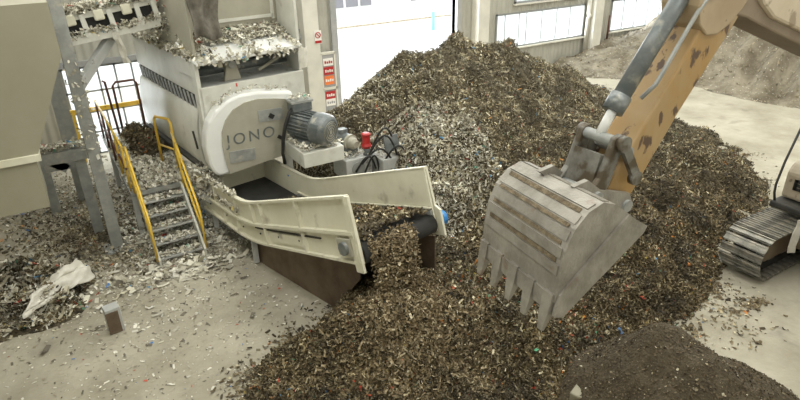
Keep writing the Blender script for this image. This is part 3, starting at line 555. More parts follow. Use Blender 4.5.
for s, a, b in ((-1.35, .36, .74), (-.45, .02, .74), (.35, .36, .76), (.75, .02, .80), (2.1, .02, .88), (-1.0, .02, .34), (3.57, .02, .98)):
    MB().beam(CP(s, a, -.06), CP(s, b, -.06), .06, .05, up=O2).build('stiffener', 'cream', npn)
MB().prism([CP(s, h, -.035) for s, h in ((0.9, .10), (2.0, .10), (2.0, .27), (.9, .27))], RT * -.02).build('cover_plate', 'cream', npn)
for k in range(6):
    MB().cyl(CP(-1.7 + k * .72, .2, -.045), CP(-1.7 + k * .72, .2, -.06), .018, seg=8).build('bolt', 'dark', npn)
# end bearing frame + roller
MB().prism([CP(s, h, -.04) for s, h in ((3.46, -.12), (3.64, -.12), (3.66, 1.0), (3.58, 1.0), (3.46, .5))], RT * -.04).build('end_plate', 'cream', npn)
MB().prism([CP(3.15, .12, -.06), CP(3.5, .12, -.06), CP(3.5, .38, -.06), CP(3.15, .38, -.06)], RT * -.05).build('take_up_bracket', 'greige', npn, bevel=.01)
MB().cyl(CP(3.34, .24, .02), CP(3.34, .24, -.16), .1).build('bearing', 'dgrey', npn)
MB().prism([CP(s, h, WD + .04) for s, h in ((3.3, -.08), (3.72, -.08), (3.72, .33), (3.62, .4), (3.6, 1.0), (3.5, 1.0))], RT * .04).build('end_plate', 'cream', fpn)
MB().cyl(CP(3.55, .15, WD + .08), CP(3.55, .15, WD + .22), .12).build('end_cap', 'blue', fpn)
MB().cyl(CP(3.5, .12, .01), CP(3.5, .12, WD - .01), .16).build('head_roller', 'black', dcv)
bs = [-2.0, -1.5, -1, -.7, -.5, -.2, 0, .2, .4, .6, 1.2, 1.8, 2.5, 3.0, 3.5]
MB().sheet([CP(s, .28, .02) for s in bs], [CP(s, .28, WD - .02) for s in bs], (0, 0, -.02)).build('belt', 'black', dcv)
MB().sheet([CP(s, .04, .04) for s in bs], [CP(s, .04, WD - .04) for s in bs], (0, 0, -.02)).build('return_belt', 'black', dcv)
MB().beam(CP(-.1, .0, .03), CP(-.1, .0, .03) - Vector((0, 0, .55)), .09, .09).build('support_leg', 'grey', dcv); MB().beam(CP(-.1, .0, WD - .03), CP(-.1, 0, WD - .03) - Vector((0, 0, .55)), .09, .09).build('support_leg', 'grey', dcv)
MB().beam(CP(-1.8, .0, .03), CP(-1.8, .0, .03) - Vector((0, 0, .55)), .09, .09).build('support_leg', 'grey', dcv)
# tail chute under the machine
MB().sheet([CP(-2.0, 0, 0), CP(-2.0, 0, WD)], [CP(-2.0, .76, 0), CP(-2.0, .76, WD)], -O2 * .03).build('tail_plate', 'cream', dcv)
# rusty guard sheets beneath the head
gA, gB = Vector((2.78, 9.95, 0)), Vector((3.34, 7.75, 0))
MB().prism([gA + Vector((0, 0, .0)), gB, gB + Vector((0.0, -.02, 1.02)), gA + Vector((.0, 0, .50))], RT * .02).build('guard_sheet', 'rust', dcv)
MB().prism([gB, gB + Vector((.12, -.75, .95)), gB + Vector((.14, -.8, 1.35)), gB + Vector((0, 0, 1.02))], RT * .02).build('guard_wing', 'rust', dcv)
gC = CP(3.45, 0, WD); gC.z = 0; gD = CP(.4, 0, WD); gD.z = 0
MB().prism([gC + O2 * .1, gD, gD + Vector((0, 0, .5)), gC + O2 * .1 + Vector((0, 0, 1.5))], RT * .02).build('guard_sheet', 'rust', dcv)
# material on the belt
def fb():
    s = U(-.3, 3.6); t = U(.1, WD - .1); return CP(s, .30 + .16 * math.sin(PI * t / WD) * U(.4, 1), t)
stuff_mesh('belt_load', np.zeros((0, 3)), np.zeros((0, 4), int), 'litterbase', [strip_flakes(fb, 9000, (.02, .07), 'brown', .7, .05)], 'mixed brown shreds riding on the discharge belt', 'litter')
def ff():
    t = U(.1, WD * .66); k = U(0, 1) ** .8; s = 3.6 + .16 * math.sin(k * PI / 2) + .12 * k; p = CP(s, .22, t); p.z -= 1.1 * k ** 1.5; tt = (t - WD / 2) * (1 - .1 * k); p += RT * ((WD / 2 + tt - .12 * k) - t) + O2 * U(-.06, .14) + Vector((0, 0, U(-.05, .12))); return p
stuff_mesh('falling_shreds', np.zeros((0, 3)), np.zeros((0, 4), int), 'litterbase', [strip_flakes(ff, 4200, (.018, .055), 'tan', 1.4, .05)], 'curtain of brown shreds falling off the conveyor end', 'litter')
tag(MB().tube([(4.0, 11.02, 1.30), (3.98, 11.0, 1.18), (4.02, 10.98, 1.05), (3.97, 10.97, .98)], [.05, .08, .06, .02], 8).build('blue_rag', 'blue'), 'scrap of blue plastic hanging below the drum guard', 'rag')

# ================================================================== STAIRS + PLATFORM
st = thing('access_stairs', 'pale metal stairs with yellow handrails up to the littered platform', 'stairs', (1.55, 11.0, 0), math.radians(-3))
for i in range(5):
    z = .06 + i * .2; y = 10.95 + i * .25
    MB().bb(1.16, 1.96, y, y + .26, z, z + .035).build('tread', 'grey', st)
for x in (1.12, 1.98):
    MB().prism([(x - .02, 10.8, 0), (x - .02, 11.05, 0), (x - .02, 12.3, .92), (x - .02, 12.2, 1.08), (x - .02, 12.05, 1.08), (x - .02, 10.8, .14)], (.04, 0, 0)).build('stringer', 'white', st)
def yrail(pts, m='yellow', r=.024, name='handrail', parent=None): return MB().tube(pts, r, 8).build(name, m, parent or st)
yrail([(1.09, 10.88, .1), (1.09, 10.9, .95), (1.09, 11.0, 1.05), (1.09, 12.1, 1.98), (1.09, 12.25, 2.02)]); yrail([(1.09, 10.9, .52), (1.09, 12.1, 1.48), (1.09, 12.25, 1.52)], name='mid_rail'); yrail([(1.09, 12.2, 1.05), (1.09, 12.2, 2.02)], name='post')
yrail([(2.02, 10.88, .1), (2.02, 10.9, .9), (2.02, 11.0, 1.02), (2.02, 12.05, 1.92), (2.1, 12.85, 1.95)]); yrail([(2.02, 10.9, .5), (2.02, 12.05, 1.42)], name='mid_rail'); yrail([(2.02, 12.05, 1.0), (2.02, 12.05, 1.92)], name='post')
pf = thing('work_platform', 'littered steel platform at the top of the yellow railed stairs', 'platform', (1.5, 14, 0))
MB().bb(1.0, 2.32, 12.2, 16.6, .97, 1.05).build('deck', 'steel', pf)
for x, y in ((1.06, 12.32), (1.06, 15.4)): MB().bb(x - .05, x + .05, y - .05, y + .05, 0, .97).build('leg', 'grey', pf)
yrail([(1.9, 13.45, 1.05), (1.9, 13.45, 2.12), (1.93, 13.43, 2.19), (2.1, 12.95, 2.22), (2.12, 12.85, 2.15), (2.12, 12.85, 1.05)], parent=pf, name='hoop_rail', r=.028); yrail([(1.9, 13.45, 1.55), (2.12, 12.85, 1.55), (2.04, 12.15, 1.5)], parent=pf, name='mid_rail')
yrail([(1.04, 12.3, 2.02), (1.04, 16.3, 2.02)], parent=pf); yrail([(1.04, 12.3, 1.55), (1.04, 16.3, 1.55)], parent=pf, name='mid_rail', m='redbrown')
for y in (12.35, 13.3, 14.3, 15.3, 16.3): yrail([(1.04, y, 1.05), (1.04, y, 2.02)], parent=pf, name='post', m='yellow' if y < 13.5 else 'redbrown')
rr = thing('rear_guard_rail', 'dark red brown hooped railing behind the littered platform', 'railing', (1.8, 16.4, 1.05))
yrail([(1.42, 16.4, 1.05), (1.36, 16.4, 2.42), (1.3, 16.4, 2.45)], 'redbrown', .03, 'post', rr); yrail([(1.52, 16.4, 1.05), (1.52, 16.4, 2.3), (1.6, 16.4, 2.38), (2.02, 16.4, 2.38), (2.08, 16.4, 2.3), (2.08, 16.4, 1.05)], 'redbrown', .03, 'hoop', rr)
tag(MB().bb(.4, 3.1, 17.75, 17.82, 1.38, 1.5).bb(.5, .58, 17.74, 17.84, 0, 1.4).bb(2.8, 2.88, 17.74, 17.84, 0, 1.4).build('safety_barrier', 'yellow'), 'yellow horizontal bar across the glazed gate behind the platform', 'barrier')
fe = thing('fire_extinguisher', 'small red extinguisher by the glazed gate behind the platform', 'extinguisher', (2.42, 17.4, 1.05))
MB().lathe((2.42, 17.4, 1.05), (2.42, 17.4, 2), [(0, .08), (.02, .09), (.33, .09), (.38, .06), (.42, .03)]).build('cylinder', 'red', fe); MB().bb(2.39, 2.45, 17.36, 17.5, 1.46, 1.5).build('lever', 'black', fe)
MB().bb(2.3, 2.54, 17.28, 17.52, 0, 1.05).build('plinth', 'grey', fe)

# litter on stairs, platform, hood, guard, shelf
V, Fq = mound(1.66, 14.0, .62, 1.75, 1.05, .10, seed=4); P, Nn = sample(V, Fq, 5200)
V2, F2 = mound(1.85, 15.0, .45, 1.2, 1.05, .38, seed=8); P2, N2 = sample(V2, F2, 2400)
stuff_mesh('platform_litter', V, Fq, 'whitebase', [flake_arrays(P, Nn, (.03, .1), 'pale', .6)], 'pale shredded litter covering the platform deck', 'litter')
stuff_mesh('platform_sludge', V2, F2, 'litterbase', [flake_arrays(P2, N2, (.03, .09), 'brown', .6)], 'dark brown heap of shreds at the back of the platform', 'litter')
def fs():
    i = random.randrange(5); return Vector((U(1.18, 1.94), 10.97 + i * .25 + U(0, .22), .1 + i * .2))
stuff_mesh('stair_litter', np.zeros((0, 3)), np.zeros((0, 4), int), 'whitebase', [strip_flakes(fs, 1100, (.03, .09), 'pale', .5, .03)], 'pale shredded litter lying on the stair treads', 'litter')
def fh():
    x = U(0, 2.15); y = U(-.1, .85) if random.random() < .5 else U(.4, .85)
    if .35 < x < 2.0 and y < .45 and random.random() < (.93 if x < .95 or x > 1.3 else .5): y = U(.4, .85)
    return W(x, y, 3.66 + (y + .12) * .26 + U(0, .04) + .14 * max(0, y - .3) * U(0, 1))
def fe_(): return W(U(0, 2.2), U(-.14, -.1), U(3.5, 3.66))
stuff_mesh('hood_litter', np.zeros((0, 3)), np.zeros((0, 4), int), 'whitebase', [strip_flakes(fh, 3600, (.03, .085), 'pale', .9, .06), strip_flakes(fe_, 160, (.04, .12), 'pale', .9)], 'pale shredded litter heaped on the sloping machine hood', 'litter')
def fgd():
    k = random.random() * 5; i = int(k); a = og[1 + i if i < 9 else 9]; b = og[2 + i if i < 9 else 10]; t = k - i; return Vector((a[0] + (b[0] - a[0]) * t, U(11.25, 11.5), a[1] + (b[1] - a[1]) * t + .02))
def fsd(): return W(U(-.06, 0), U(.1, 4.0), 3.66 + U(-.04, .09))
def fcn(): t = U(0, 1); return CP(-2 + 1.6 * t, Hh(0) + U(-.03, .03) if random.random() < .6 else .46, -.06 + U(-.03, .03))
def fmt(): return Vector((U(4.0, 4.84), U(10.22, 11.1), 1.89 + U(0, .06)))
def ftop(): return Vector((U(4.1, 4.5), U(10.8, 11.1), 2.76))
def fhu(): return random.choice((Vector((U(5.02, 5.6), U(10.47, 11.08), 1.43 + U(0, .04))), Vector((U(5.7, 6.33), U(10.12, 10.73), 1.41 + U(0, .05)))))
def fch(): return W(U(-.35, .15), U(-.15, .5), U(.9, 1.45))
stuff_mesh('machine_litter', np.zeros((0, 3)), np.zeros((0, 4), int), 'whitebase', [strip_flakes(fgd, 110, (.025, .07), 'pale', .7), strip_flakes(fsd, 1000, (.035, .1), 'pale', .9), strip_flakes(fcn, 700, (.03, .08), 'pale', .8), strip_flakes(fmt, 700, (.03, .08), 'pale', .7), strip_flakes(fhu, 420, (.02, .07), 'pale', .8), strip_flakes(ftop, 70, (.03, .06), 'pale', .4), strip_flakes(fch, 700, (.04, .1), 'pale', 1.2)],
           'pale shreds caught on the ledges of the machine and conveyor', 'litter')
# hanging rags at rear edge of machine, tarp above
def rag(name, pts, w, m, label, cat='rag', fold=.05, seed=0):
    a = []; b = []
    for i, p in enumerate(pts):
        n1 = noise.noise(Vector((i * .7, seed, 0))); n2 = noise.noise(Vector((i * .9, seed + 5, 3)))
        a.append(Vector(p) + Vector((-w / 2 * (1 + n1), n2 * fold, 0))); b.append(Vector(p) + Vector((w / 2 * (1 + n2), n1 * fold, 0)))
    mid = [(x + y) / 2 + Vector((0, -fold * (1 + noise.noise(Vector((i, seed, 1)))), 0)) for i, (x, y) in enumerate(zip(a, b))]
    mb = MB().sheet(a, mid, (0, .012, 0)); mb.sheet(mid, b, (0, .012, 0)); return tag(mb.build(name, m), label, cat)
rag('hanging_rag', [aty(145 + .6 * k, 30 + k * 9.5, 15.4) for k in range(9)], .26, 'film', 'long pale rag hanging at the back corner of the machine', seed=2, fold=.08)
rag('torn_strip', [(1.42 + .02 * k, 12.6, 4.15 - k * .12) for k in range(6)], .12, 'film', 'short torn strip dangling from the overhead conveyor', seed=4)
rag('dangling_film', [(4.72, 11.55, 3.62 - k * .1) for k in range(5)], .18, 'film', 'pale torn film hanging from the right end of the hood', seed=6)
tp = MB(); n = 16; rows = []
for i in range(n):
    for j in range(n):
        u_, v_ = i / (n - 1), j / (n - 1); c_ = W(.04 + .52 * u_, -.08, 4.02 + .06 * math.sin(u_ * 7) + 1.3 * v_)
        rows.append(c_ + Vector((.03 * math.sin(v_ * 8 + u_ * 3), .07 * math.sin(u_ * 11 + v_ * 2) + .08 * noise.noise(Vector((u_ * 4, v_ * 4, 1))), 0)))
tp.add(rows, [(i * n + j, i * n + j + 1, (i + 1) * n + j + 1, (i + 1) * n + j) for i in range(n - 1) for j in range(n - 1)], True)
to = tp.build('dust_curtain', 'tarp'); to.modifiers.new('solid', 'SOLIDIFY').thickness = .015; tag(to, 'dirty grey flexible curtain hanging above the hood, left of the upper panel', 'curtain')

# ================================================================== EXCAVATOR
ex = thing('excavator', 'tan and yellow tracked excavator reaching its toothed bucket over the heap', 'excavator', (12, 3.5, 0))
def stadium(x0, x1, zc, r, step):
    Lr = x1 - x0; per = 2 * Lr + 2 * PI * r; n = round(per / step); out = []
    for i in range(n):
        s = i * per / n
        if s < Lr: out.append((x0 + s, zc + r, 0))
        elif s < Lr + PI * r: a = (s - Lr) / r; out.append((x1 + r * math.sin(a), zc + r * math.cos(a), a))
        elif s < 2 * Lr + PI * r: out.append((x1 - (s - Lr - PI * r), zc - r, PI))
        else: a = (s - 2 * Lr - PI * r) / r; out.append((x0 - r * math.sin(a), zc - r * math.cos(a), PI + a))
    return out
def crawler(yc):
    f = MB(); x0, x1, zc, r = 10.12, 13.4, .475, .36
    tr = MB().prism([(x0 + .2, yc - .15, .22), (x1 - .2, yc - .15, .22), (x1 - .1, yc - .15, .5), (x1 - .4, yc - .15, .66), (x0 + .4, yc - .15, .66), (x0 + .1, yc - .15, .5)], (0, .3, 0)).build('track', 'exbrown', ex, bevel=.02)
    for x in (x0, x1):
        MB().lathe((x, yc - .12, zc), (x, yc + .12, zc), [(0, .22), (0, .31), (.07, .31), (.07, .2), (.17, .2), (.17, .31), (.24, .31), (.24, .22)]).build('idler_wheel', 'track', tr)
        MB().cyl((x, yc - .17, zc), (x, yc + .17, zc), .1).build('hub', 'dgrey', tr)
    for k in range(6): MB().lathe((x0 + .5 + k * .42, yc - .12, .2), (x0 + .5 + k * .42, yc + .12, .2), [(0, .1), (.24, .1)]).build('roller', 'track', tr)
    bl = stadium(x0, x1, zc, r - .02, .09); nb_ = len(bl)
    lo_ = MB().add([(x, yc - .2, z) for x, z, a in bl] + [(x, yc + .2, z) for x, z, a in bl] + [(x0 + (x - x0) * 1, yc - .2, zc + (z - zc) * .88) for x, z, a in bl] + [(x, yc + .2, zc + (z - zc) * .88) for x, z, a in bl], [(i, (i + 1) % nb_, (i + 1) % nb_ + nb_, i + nb_) for i in range(nb_)] + [(i + 2 * nb_, (i + 1) % nb_ + 2 * nb_, (i + 1) % nb_ + 3 * nb_, i + 3 * nb_) for i in range(nb_)])
    lo_.build('chain', 'dark', tr)
    proto = None
    for i, (x, z, a) in enumerate(stadium(x0, x1, zc, r, .165)):
        if proto is None:
            mb = MB().box((0, 0, .035), (.15, .74, .024))
            for q_ in (-.05, .05): mb.box((q_, 0, .058), (.016, .74, .03))
            mb.box((0, -.09, 0), (.13, .05, .05)).box((0, .09, 0), (.13, .05, .05))
            proto = mb.build('track_shoe', 'track', None); o = proto
        else: o = proto.copy(); COL.objects.link(o)
        o.parent = tr; o.matrix_world = Matrix.Translation((x, yc, z)) @ Matrix.Rotation(a, 4, 'Y')
    return tr
bpy.context.view_layer.update()
crawler(4.62); crawler(2.3)
MB().bb(10.9, 12.9, 2.6, 4.35, .4, .85).build('undercarriage', 'exbrown', ex, bevel=.04); MB().cyl((11.9, 3.47, .85), (11.9, 3.47, 1.05), .6, seg=40).build('slew_ring', 'track', ex)
MB().bb(10.75, 14.3, 3.95, 4.85, 1.08, 1.2).bb(10.9, 14.3, 2.1, 3.95, 1.08, 1.22).build('deck', 'dark', ex, bevel=.03)
tbx = MB().prism([(11.0, 4.0, 1.22), (14.2, 4.0, 1.22), (14.2, 4.0, 1.95), (11.5, 4.0, 1.95), (11.15, 4.0, 1.86), (11.02, 4.0, 1.72)], (0, .82, 0)).build('side_body', 'exbody', ex, bevel=.06)
em = MB()
for k in range(3): em.bb(10.992, 11.0, 4.42, 4.62, 1.42 + k * .075, 1.47 + k * .075)
em.bb(10.992, 11.0, 4.58, 4.64, 1.42, 1.62)
em.build('emblem', 'black', tbx)
text('S6', .2, 'black', tbx, (10.994, 4.36, 1.40), (0, -1, 0), (0, 0, 1))
hb = MB().tube([(10.83, 4.8, 1.18), (10.78, 4.82, 1.35), (10.8, 4.84, 1.5), (10.95, 4.86, 1.9), (11.3, 4.88, 2.6), (11.45, 4.88, 2.68), (12.4, 4.88, 2.68), (12.5, 4.88, 2.6), (12.5, 4.88, 1.95)], .022, 8).build('grab_rail', 'black', ex)
MB().bb(12.6, 14.4, 2.1, 4.0, 1.22, 2.1).build('engine_cover', 'extan', ex, bevel=.06)
cb = MB().bb(10.6, 12.2, 2.1, 3.0, 1.22, 2.85).build('cab', 'extan', ex, bevel=.08); MB().bb(10.58, 10.62, 2.2, 2.9, 1.6, 2.7).build('windscreen', 'black', cb); MB().bb(10.8, 12.0, 2.98, 3.02, 1.8, 2.7).build('side_window', 'black', cb)
# boom in the X-Z plane
BY = 3.32
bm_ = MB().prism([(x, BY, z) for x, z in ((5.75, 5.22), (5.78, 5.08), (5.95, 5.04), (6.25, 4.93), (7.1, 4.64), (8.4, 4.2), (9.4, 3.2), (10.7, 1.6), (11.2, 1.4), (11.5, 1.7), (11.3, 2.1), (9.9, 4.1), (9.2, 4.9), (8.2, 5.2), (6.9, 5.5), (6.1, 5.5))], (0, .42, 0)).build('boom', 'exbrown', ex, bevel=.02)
MB().prism([(x, BY - .05, z) for x, z in ((5.98, 5.30), (6.10, 5.16), (6.35, 5.0), (7.1, 4.76), (8.4, 4.40), (9.2, 4.9), (8.2, 5.2), (6.9, 5.5), (6.1, 5.5))], (0, .52, 0)).build('boom_side_plate', 'exlight', bm_, bevel=.03)  # paler plate over the upper boom side, darker brown strip left below
# stick
sk = MB().prism([(x, 3.34, z) for x, z in ((4.22, 3.50), (4.30, 3.66), (4.54, 4.02), (4.88, 4.46), (5.18, 4.86), (5.38, 5.2), (5.6, 5.7), (5.6, 5.85), (6.15, 5.5), (5.88, 5.08), (5.2, 4.25), (4.66, 3.50), (4.48, 3.38), (4.3, 3.4))], (0, .34, 0)).build('stick', 'exy', ex, bevel=.025)
ck = [(5.14, 5.6), (5.14, 5.22), (5.2, 5.05), (5.34, 4.94), (5.5, 4.93), (5.66, 5.0), (5.84, 5.14), (6.0, 5.35), (6.05, 5.7)]
MB().prism([(x, 3.31, z) for x, z in ck], (0, .40, 0)).build('pivot_cheek', 'extan', sk, bevel=.015)
MB().cyl((5.55, 3.28, 5.4), (5.55, 3.74, 5.4), .09).build('pin', 'steel', sk)
MB().cyl((4.50, 3.31, 3.97), (4.50, 3.71, 3.97), .05).build('pin', 'steel', sk)
# bucket cylinder
cyb = MB().cyl((4.43, 3.5, 4.38), (5.54, 3.5, 5.8), .082).build('bucket_cylinder', 'dgrey', ex)
MB().cyl((4.40, 3.5, 4.34), (4.50, 3.5, 4.47), .1).build('gland', 'dgrey', cyb); MB().cyl((4.27, 3.5, 4.14), (4.43, 3.5, 4.38), .045).build('rod', 'rim', cyb)
MB().tube([(4.62, 3.38, 4.45), (4.72, 3.32, 4.58), (5.14, 3.32, 5.16), (5.24, 3.31, 5.28), (5.38, 3.3, 5.30)], .02, 8).build('hydraulic_line', 'steel', cyb)
MB().cyl((4.27, 3.28, 4.12), (4.27, 3.72, 4.12), .055).build('pin', 'steel', cyb)
# linkage
for y in (3.27, 3.65):
    MB().prism([(4.22, y, 4.18), (4.31, y, 4.2), (4.34, y, 4.08), (4.22, y, 3.72), (4.08, y, 3.60), (3.98, y, 3.60), (3.98, y, 3.72), (4.08, y, 3.82)], (0, .07, 0)).build('bucket_link', 'linkmetal', ex, bevel=.02)
MB().prism([(4.13, 3.34, 4.02), (4.24, 3.34, 3.98), (4.16, 3.34, 3.76), (4.04, 3.34, 3.72)], (0, .31, 0)).build('link_web', 'linkmetal', ex)
for y in (3.24, 3.71):
    MB().beam((4.29, y, 4.12), (4.52, y, 3.76), .05, .09).cyl((4.29, y - .03, 4.12), (4.29, y + .03, 4.12), .075).cyl((4.52, y - .03, 3.74), (4.52, y + .03, 3.74), .07).build('side_link', 'linkmetal', ex)
# bucket
bk = bpy.data.objects.new('x', None); bpy.data.objects.remove(bk)
VV = Vector((.23, 1.19, -.10)); Y0 = 2.9
out_ = [(3.22, 3.04), (3.235, 3.30), (3.27, 3.52), (3.36, 3.70), (3.50, 3.82), (3.66, 3.86), (3.82, 3.80), (3.98, 3.68)]
sidepts = out_ + [(4.24, 3.48), (4.16, 3.40), (3.55, 3.02), (3.30, 2.96)]
def bp(x, z, t, off=0): return Vector((x, Y0, z)) + VV * t
bko = MB().sheet([bp(x, z, 0) for x, z in out_], [bp(x, z, 1) for x, z in out_], (.03, 0, -.02)).build('bucket', 'bucket', ex)
for t, s_ in ((0, -.03), (1, .0)):
    MB().prism([bp(x, z, t) + Vector((0, s_, 0)) for x, z in sidepts], (0, .03, 0)).build('side_plate', 'bucket', bko)
for t, s_ in ((0, -.055), (1, .025)):
    MB().prism([bp(x, z, t) + Vector((0, s_, 0)) for x, z in ((3.98, 3.66), (4.26, 3.48), (4.22, 3.42), (3.30, 2.88), (3.20, 2.92), (3.24, 3.12))], (0, .035, 0)).build('side_cutter', 'bucket', bko)
# horizontal wear strips between mud-caked grooves
def outp(s):  # point along the outer profile 0..1
    L_ = [math.dist(out_[i], out_[i + 1]) for i in range(len(out_) - 1)]; T = sum(L_) * s
    for i, l in enumerate(L_):
        if T <= l: k = T / l; return (out_[i][0] + (out_[i + 1][0] - out_[i][0]) * k, out_[i][1] + (out_[i + 1][1] - out_[i][1]) * k), (out_[i + 1][0] - out_[i][0], out_[i + 1][1] - out_[i][1])
        T -= l
    return out_[-1], (1, -1)
for s, ww in ((.27, .020), (.38, .018), (.49, .018), (.60, .022)):
    (x, z), (dx, dz) = outp(s); l = math.hypot(dx, dz); dx /= l; dz /= l; nx_, nz_ = -dz, dx
    MB().prism([bp(x - dx * ww + nx_ * .002, z - dz * ww + nz_ * .002, .04), bp(x + dx * ww + nx_ * .002, z + dz * ww + nz_ * .002, .04), bp(x + dx * ww + nx_ * .002, z + dz * ww + nz_ * .002, .96), bp(x - dx * ww + nx_ * .002, z - dz * ww + nz_ * .002, .96)], (nx_ * .006, 0, nz_ * .006)).build('mud_groove', 'groove', bko)
for s in (.215, .325, .435, .545, .66, .78):
    (x, z), (dx, dz) = outp(s); l = math.hypot(dx, dz); dx /= l; dz /= l; nx_, nz_ = -dz, dx; ww = .046
    MB().prism([bp(x - dx * ww, z - dz * ww, 0), bp(x + dx * ww, z + dz * ww, 0), bp(x + dx * ww, z + dz * ww, 1), bp(x - dx * ww, z - dz * ww, 1)], (nx_ * .012, 0, nz_ * .012)).build('wear_strip', 'bucket', bko)
MB().sheet([bp(3.205, 3.10, 0), bp(3.2, 2.93, 0)], [bp(3.205, 3.10, 1), bp(3.2, 2.93, 1)], (.035, 0, 0)).build('lip_plate', 'bucket', bko)
for k in range(5):
    t = .04 + .92 * k / 4
    b = bp(3.21, 3.06, t); 
    MB().add([b + Vector((-.02, -.055, .06)), b + Vector((-.02, .055, .06)), b + Vector((.06, .055, .06)), b + Vector((.06, -.055, .06)), b + Vector((-.05, -.05, -.12)), b + Vector((-.05, .05, -.12)), b + Vector((.05, .05, -.12)), b + Vector((.05, -.05, -.12)),
              b + Vector((-.075, -.03, -.3)), b + Vector((-.075, .03, -.3)), b + Vector((-.05, .03, -.3)), b + Vector((-.05, -.03, -.3))],
             [(0, 1, 2, 3), (0, 4, 5, 1), (1, 5, 6, 2), (2, 6, 7, 3), (3, 7, 4, 0), (4, 8, 9, 5), (5, 9, 10, 6), (6, 10, 11, 7), (7, 11, 8, 4), (8, 11, 10, 9)]).build('tooth', 'bucket', bko)
for y in (3.25, 3.67):
    MB().prism([(3.72, y, 3.84), (3.9, y, 3.86), (4.08, y, 3.72), (4.5, y, 3.58), (4.56, y, 3.46), (4.44, y, 3.36), (4.1, y, 3.5), (3.9, y, 3.7)], (0, .05, 0)).build('bucket_ear', 'bucket', bko)
for x_, z_ in ((4.03, 3.66), (4.47, 3.46)): MB().cyl((x_, 3.22, z_), (x_, 3.76, z_), .06).build('pin', 'steel', bko)
rg = rag('hanging_cloth', [(10.66 - .01 * k, 4.22, 1.12 - k * .13) for k in range(6)], .24, 'film', 'torn cream cloth hanging beside the excavator track', 'cloth', fold=.06, seed=9)

# ================================================================== FLOOR THINGS
ps = thing('post_stub', 'short cut-off square metal post stub standing alone on the floor', 'post', (.07, 9.15, 0), .15)
MB().box((.08, 9.2, .23), (.23, .2, .46), rotm(0, 0, .12)).build('tube', 'grey', ps, bevel=.01); MB().box((.068, 9.097, .21), (.19, .012, .40), rotm(0, 0, .12)).build('rusty_face', 'rust', ps)
V, Fq = mound(-1.35, 11.0, 1.35, 1.25, 0, .30, seed=12, rot=.2, rough=.16, step=.05)
rr_ = np.hypot((V[:, 0] + 1.35) / 1.3, (V[:, 1] - 11.0) / 1.2); ang = np.arctan2(V[:, 1] - 11, V[:, 0] + 1.35); V[:, 2] *= np.clip((1.05 + .12 * np.sin(ang * 5) - rr_) * 3, 0, 1); V[:, 2] -= .004
P, Nn = sample(V, Fq, 13000); P = P[P[:, 2] > .02]; Nn = np.tile([0, 0, 1.], (len(P), 1))
k = RNG.random(len(P)) < .5
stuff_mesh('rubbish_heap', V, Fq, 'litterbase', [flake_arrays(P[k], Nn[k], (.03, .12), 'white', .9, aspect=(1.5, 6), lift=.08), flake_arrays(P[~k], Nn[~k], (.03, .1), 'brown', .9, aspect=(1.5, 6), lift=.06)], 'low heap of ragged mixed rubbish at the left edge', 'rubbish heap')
# crumpled plastic sheet
n = 22; rows = []; 
sa, sb_, sc_, sd = atz(26, 326, .08), atz(42, 296, .30), atz(97, 282, .10), atz(76, 266, .42)
for i in range(n):
    for j in range(n):
        u_, v_ = i / (n - 1), j / (n - 1); pA = sa.lerp(sc_, u_); pB = sb_.lerp(sd, u_); p = pA.lerp(pB, v_)
        p = p + Vector((0, 0, .14 + .10 * math.sin(PI * v_) + .07 * noise.noise(Vector((u_ * 5, v_ * 4, 2))) + .04 * math.sin(u_ * 4 + v_ * 14))) + Vector((.06 * noise.noise(Vector((v_ * 6, u_ * 6, 7))), .08 * noise.noise(Vector((v_ * 5, u_ * 5, 17))), 0)); rows.append(p)
tp = MB(); tp.add(rows, [(i * n + j, i * n + j + 1, (i + 1) * n + j + 1, (i + 1) * n + j) for i in range(n - 1) for j in range(n - 1)], True)
so = tp.build('plastic_sheet', 'film'); so.modifiers.new('solid', 'SOLIDIFY').thickness = .012; tag(so, 'crumpled cream plastic sheet lying on the rubbish heap', 'plastic sheet')
# floor litter, density by region (photo floor left, under platform, by stairs)
parts = []
def region(n, cx, cy, sx, sy, size, pal='floor', tilt=.15, lift=.01):
    P = np.stack([RNG.normal(cx, sx, n), RNG.normal(cy, sy, n), np.full(n, .003)], 1); ok = (P[:, 0] > -3.9) & (P[:, 1] < 18) & (P[:, 1] > 2); P = P[ok]; return flake_arrays(P, np.tile([0, 0, 1.], (len(P), 1)), size, pal, tilt, lift=lift)
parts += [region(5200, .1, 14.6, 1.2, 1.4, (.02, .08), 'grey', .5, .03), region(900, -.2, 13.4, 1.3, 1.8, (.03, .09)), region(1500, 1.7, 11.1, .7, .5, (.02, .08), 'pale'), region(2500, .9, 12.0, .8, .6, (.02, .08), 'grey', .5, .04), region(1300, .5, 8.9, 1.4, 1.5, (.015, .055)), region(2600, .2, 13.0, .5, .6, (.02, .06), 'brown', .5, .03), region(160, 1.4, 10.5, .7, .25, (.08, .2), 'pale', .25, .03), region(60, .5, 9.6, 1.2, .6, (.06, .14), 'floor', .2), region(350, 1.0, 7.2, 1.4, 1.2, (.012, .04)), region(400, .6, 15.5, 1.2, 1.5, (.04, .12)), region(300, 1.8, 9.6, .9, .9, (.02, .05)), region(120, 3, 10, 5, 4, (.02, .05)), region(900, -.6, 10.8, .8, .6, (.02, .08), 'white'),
          region(2500, 2.3, 12.6, .7, .8, (.03, .1), 'pale', .6, .12), region(1800, 1.45, 12.1, .4, .5, (.03, .09), 'pale', .5, .12), region(3000, 5.3, 11.6, .8, .6, (.03, .1), 'pale', .7, .16), region(1500, 7.2, 16.6, .6, .5, (.04, .11), 'pale', .6, .1)]
for cx, cy, n, s in ((9.25, 4.0, 150, .16), (8.8, 4.1, 120, .3), (12.2, 5.9, 90, .4), (8.4, 3.6, 60, .3)): parts.append(region(n, cx, cy, s, s * .6, (.02, .07), 'brown'))
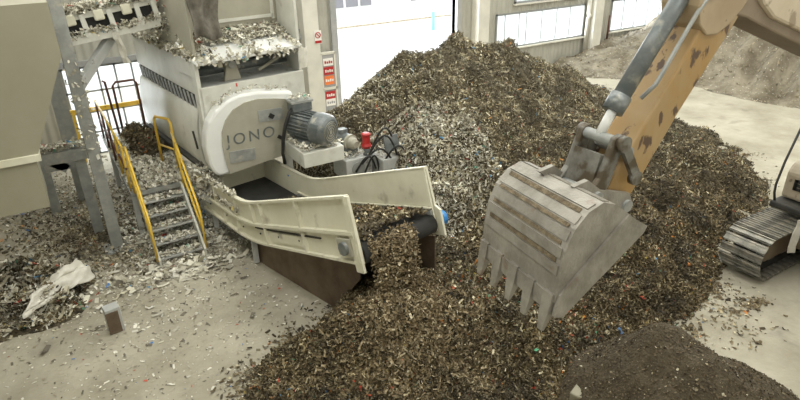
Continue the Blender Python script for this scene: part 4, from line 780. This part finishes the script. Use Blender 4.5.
stuff_mesh('floor_litter', np.zeros((0, 3)), np.zeros((0, 4), int), 'whitebase', parts, 'scattered scraps of paper and plastic on the concrete floor', 'litter')

def fbm():
    k = random.random()
    if k < .45: return Vector((U(-.6, .55), U(12.88, 13.12), 1.96 + U(0, .08)))
    if k < .65: return Vector((.53 + U(-.15, .15), 12.1 + U(-.12, .16), U(1.9, 3.9)))
    if k < .85: p = ocp(1, 12.75, 0); return p + Vector((U(-.15, .2), U(-.2, .4), U(-.35, .5)))
    return Vector((U(-.1, .6), U(14.5, 14.8), 1.27 + U(0, .06)))
stuff_mesh('frame_litter', np.zeros((0, 3)), np.zeros((0, 4), int), 'whitebase', [strip_flakes(fbm, 900, (.03, .1), 'pale', 1.3)], 'pale shreds snagged on the grey steel columns and beam', 'litter')

# ================================================================== LIGHT
wd = bpy.data.worlds.new('world'); S.world = wd; wd.use_nodes = True; bg = wd.node_tree.nodes['Background']; bg.inputs[0].default_value = (.95, .98, 1, 1); bg.inputs[1].default_value = 2.6
for a, b in SKY:
    l = bpy.data.lights.new('skylight', 'AREA'); l.shape = 'RECTANGLE'; l.size = b - a; l.size_y = 18; l.energy = 425; l.color = (1, .955, .79)
    o = bpy.data.objects.new('skylight', l); COL.objects.link(o); o.location = ((a + b) / 2, 8.1, 8.98)
for x0, x1, z0, z1, e in ((8.7, 13.57, 0, 5.2, 1000), (15.5, 20.35, 1.15, 2.5, 260), (22, 27, 1.15, 2.5, 240), (.5, 2.75, 0, 2.5, 110)):
    l = bpy.data.lights.new('daylight_fill', 'AREA'); l.shape = 'RECTANGLE'; l.size = x1 - x0; l.size_y = z1 - z0; l.energy = e; l.color = (.96, .98, 1)
    o = bpy.data.objects.new('daylight_fill', l); COL.objects.link(o); o.location = ((x0 + x1) / 2, WY + .3, (z0 + z1) / 2); o.rotation_euler = (-PI / 2, 0, 0)
for k, x in enumerate((0, 8, 16, 24)):  # added unseen window frames and fill lamps; they brighten camera-facing sides
    mb = MB()
    for a, b, cz, d_ in ((x - 3, x + 3, 3.4, 3.48), (x - 3, x + 3, 5.9, 5.98), (x - 3, x - 2.92, 3.4, 5.98), (x + 2.92, x + 3, 3.4, 5.98)): mb.bb(a, b, -3.0, -2.95, cz, d_)
    o = struct('window_%d' % (k + 5), mb, 'frame')
    l = bpy.data.lights.new('daylight_fill', 'AREA'); l.shape = 'RECTANGLE'; l.size = 5.8; l.size_y = 2.4; l.energy = 70; l.color = (1, .95, .85)
    o = bpy.data.objects.new('daylight_fill', l); COL.objects.link(o); o.location = (x, -2.9, 4.7); o.rotation_euler = (PI / 2, 0, 0)
vs = S.view_settings; vs.view_transform = 'Standard'; vs.look = 'None'; vs.exposure = 0.0; vs.gamma = 1; vs.use_curve_mapping = False
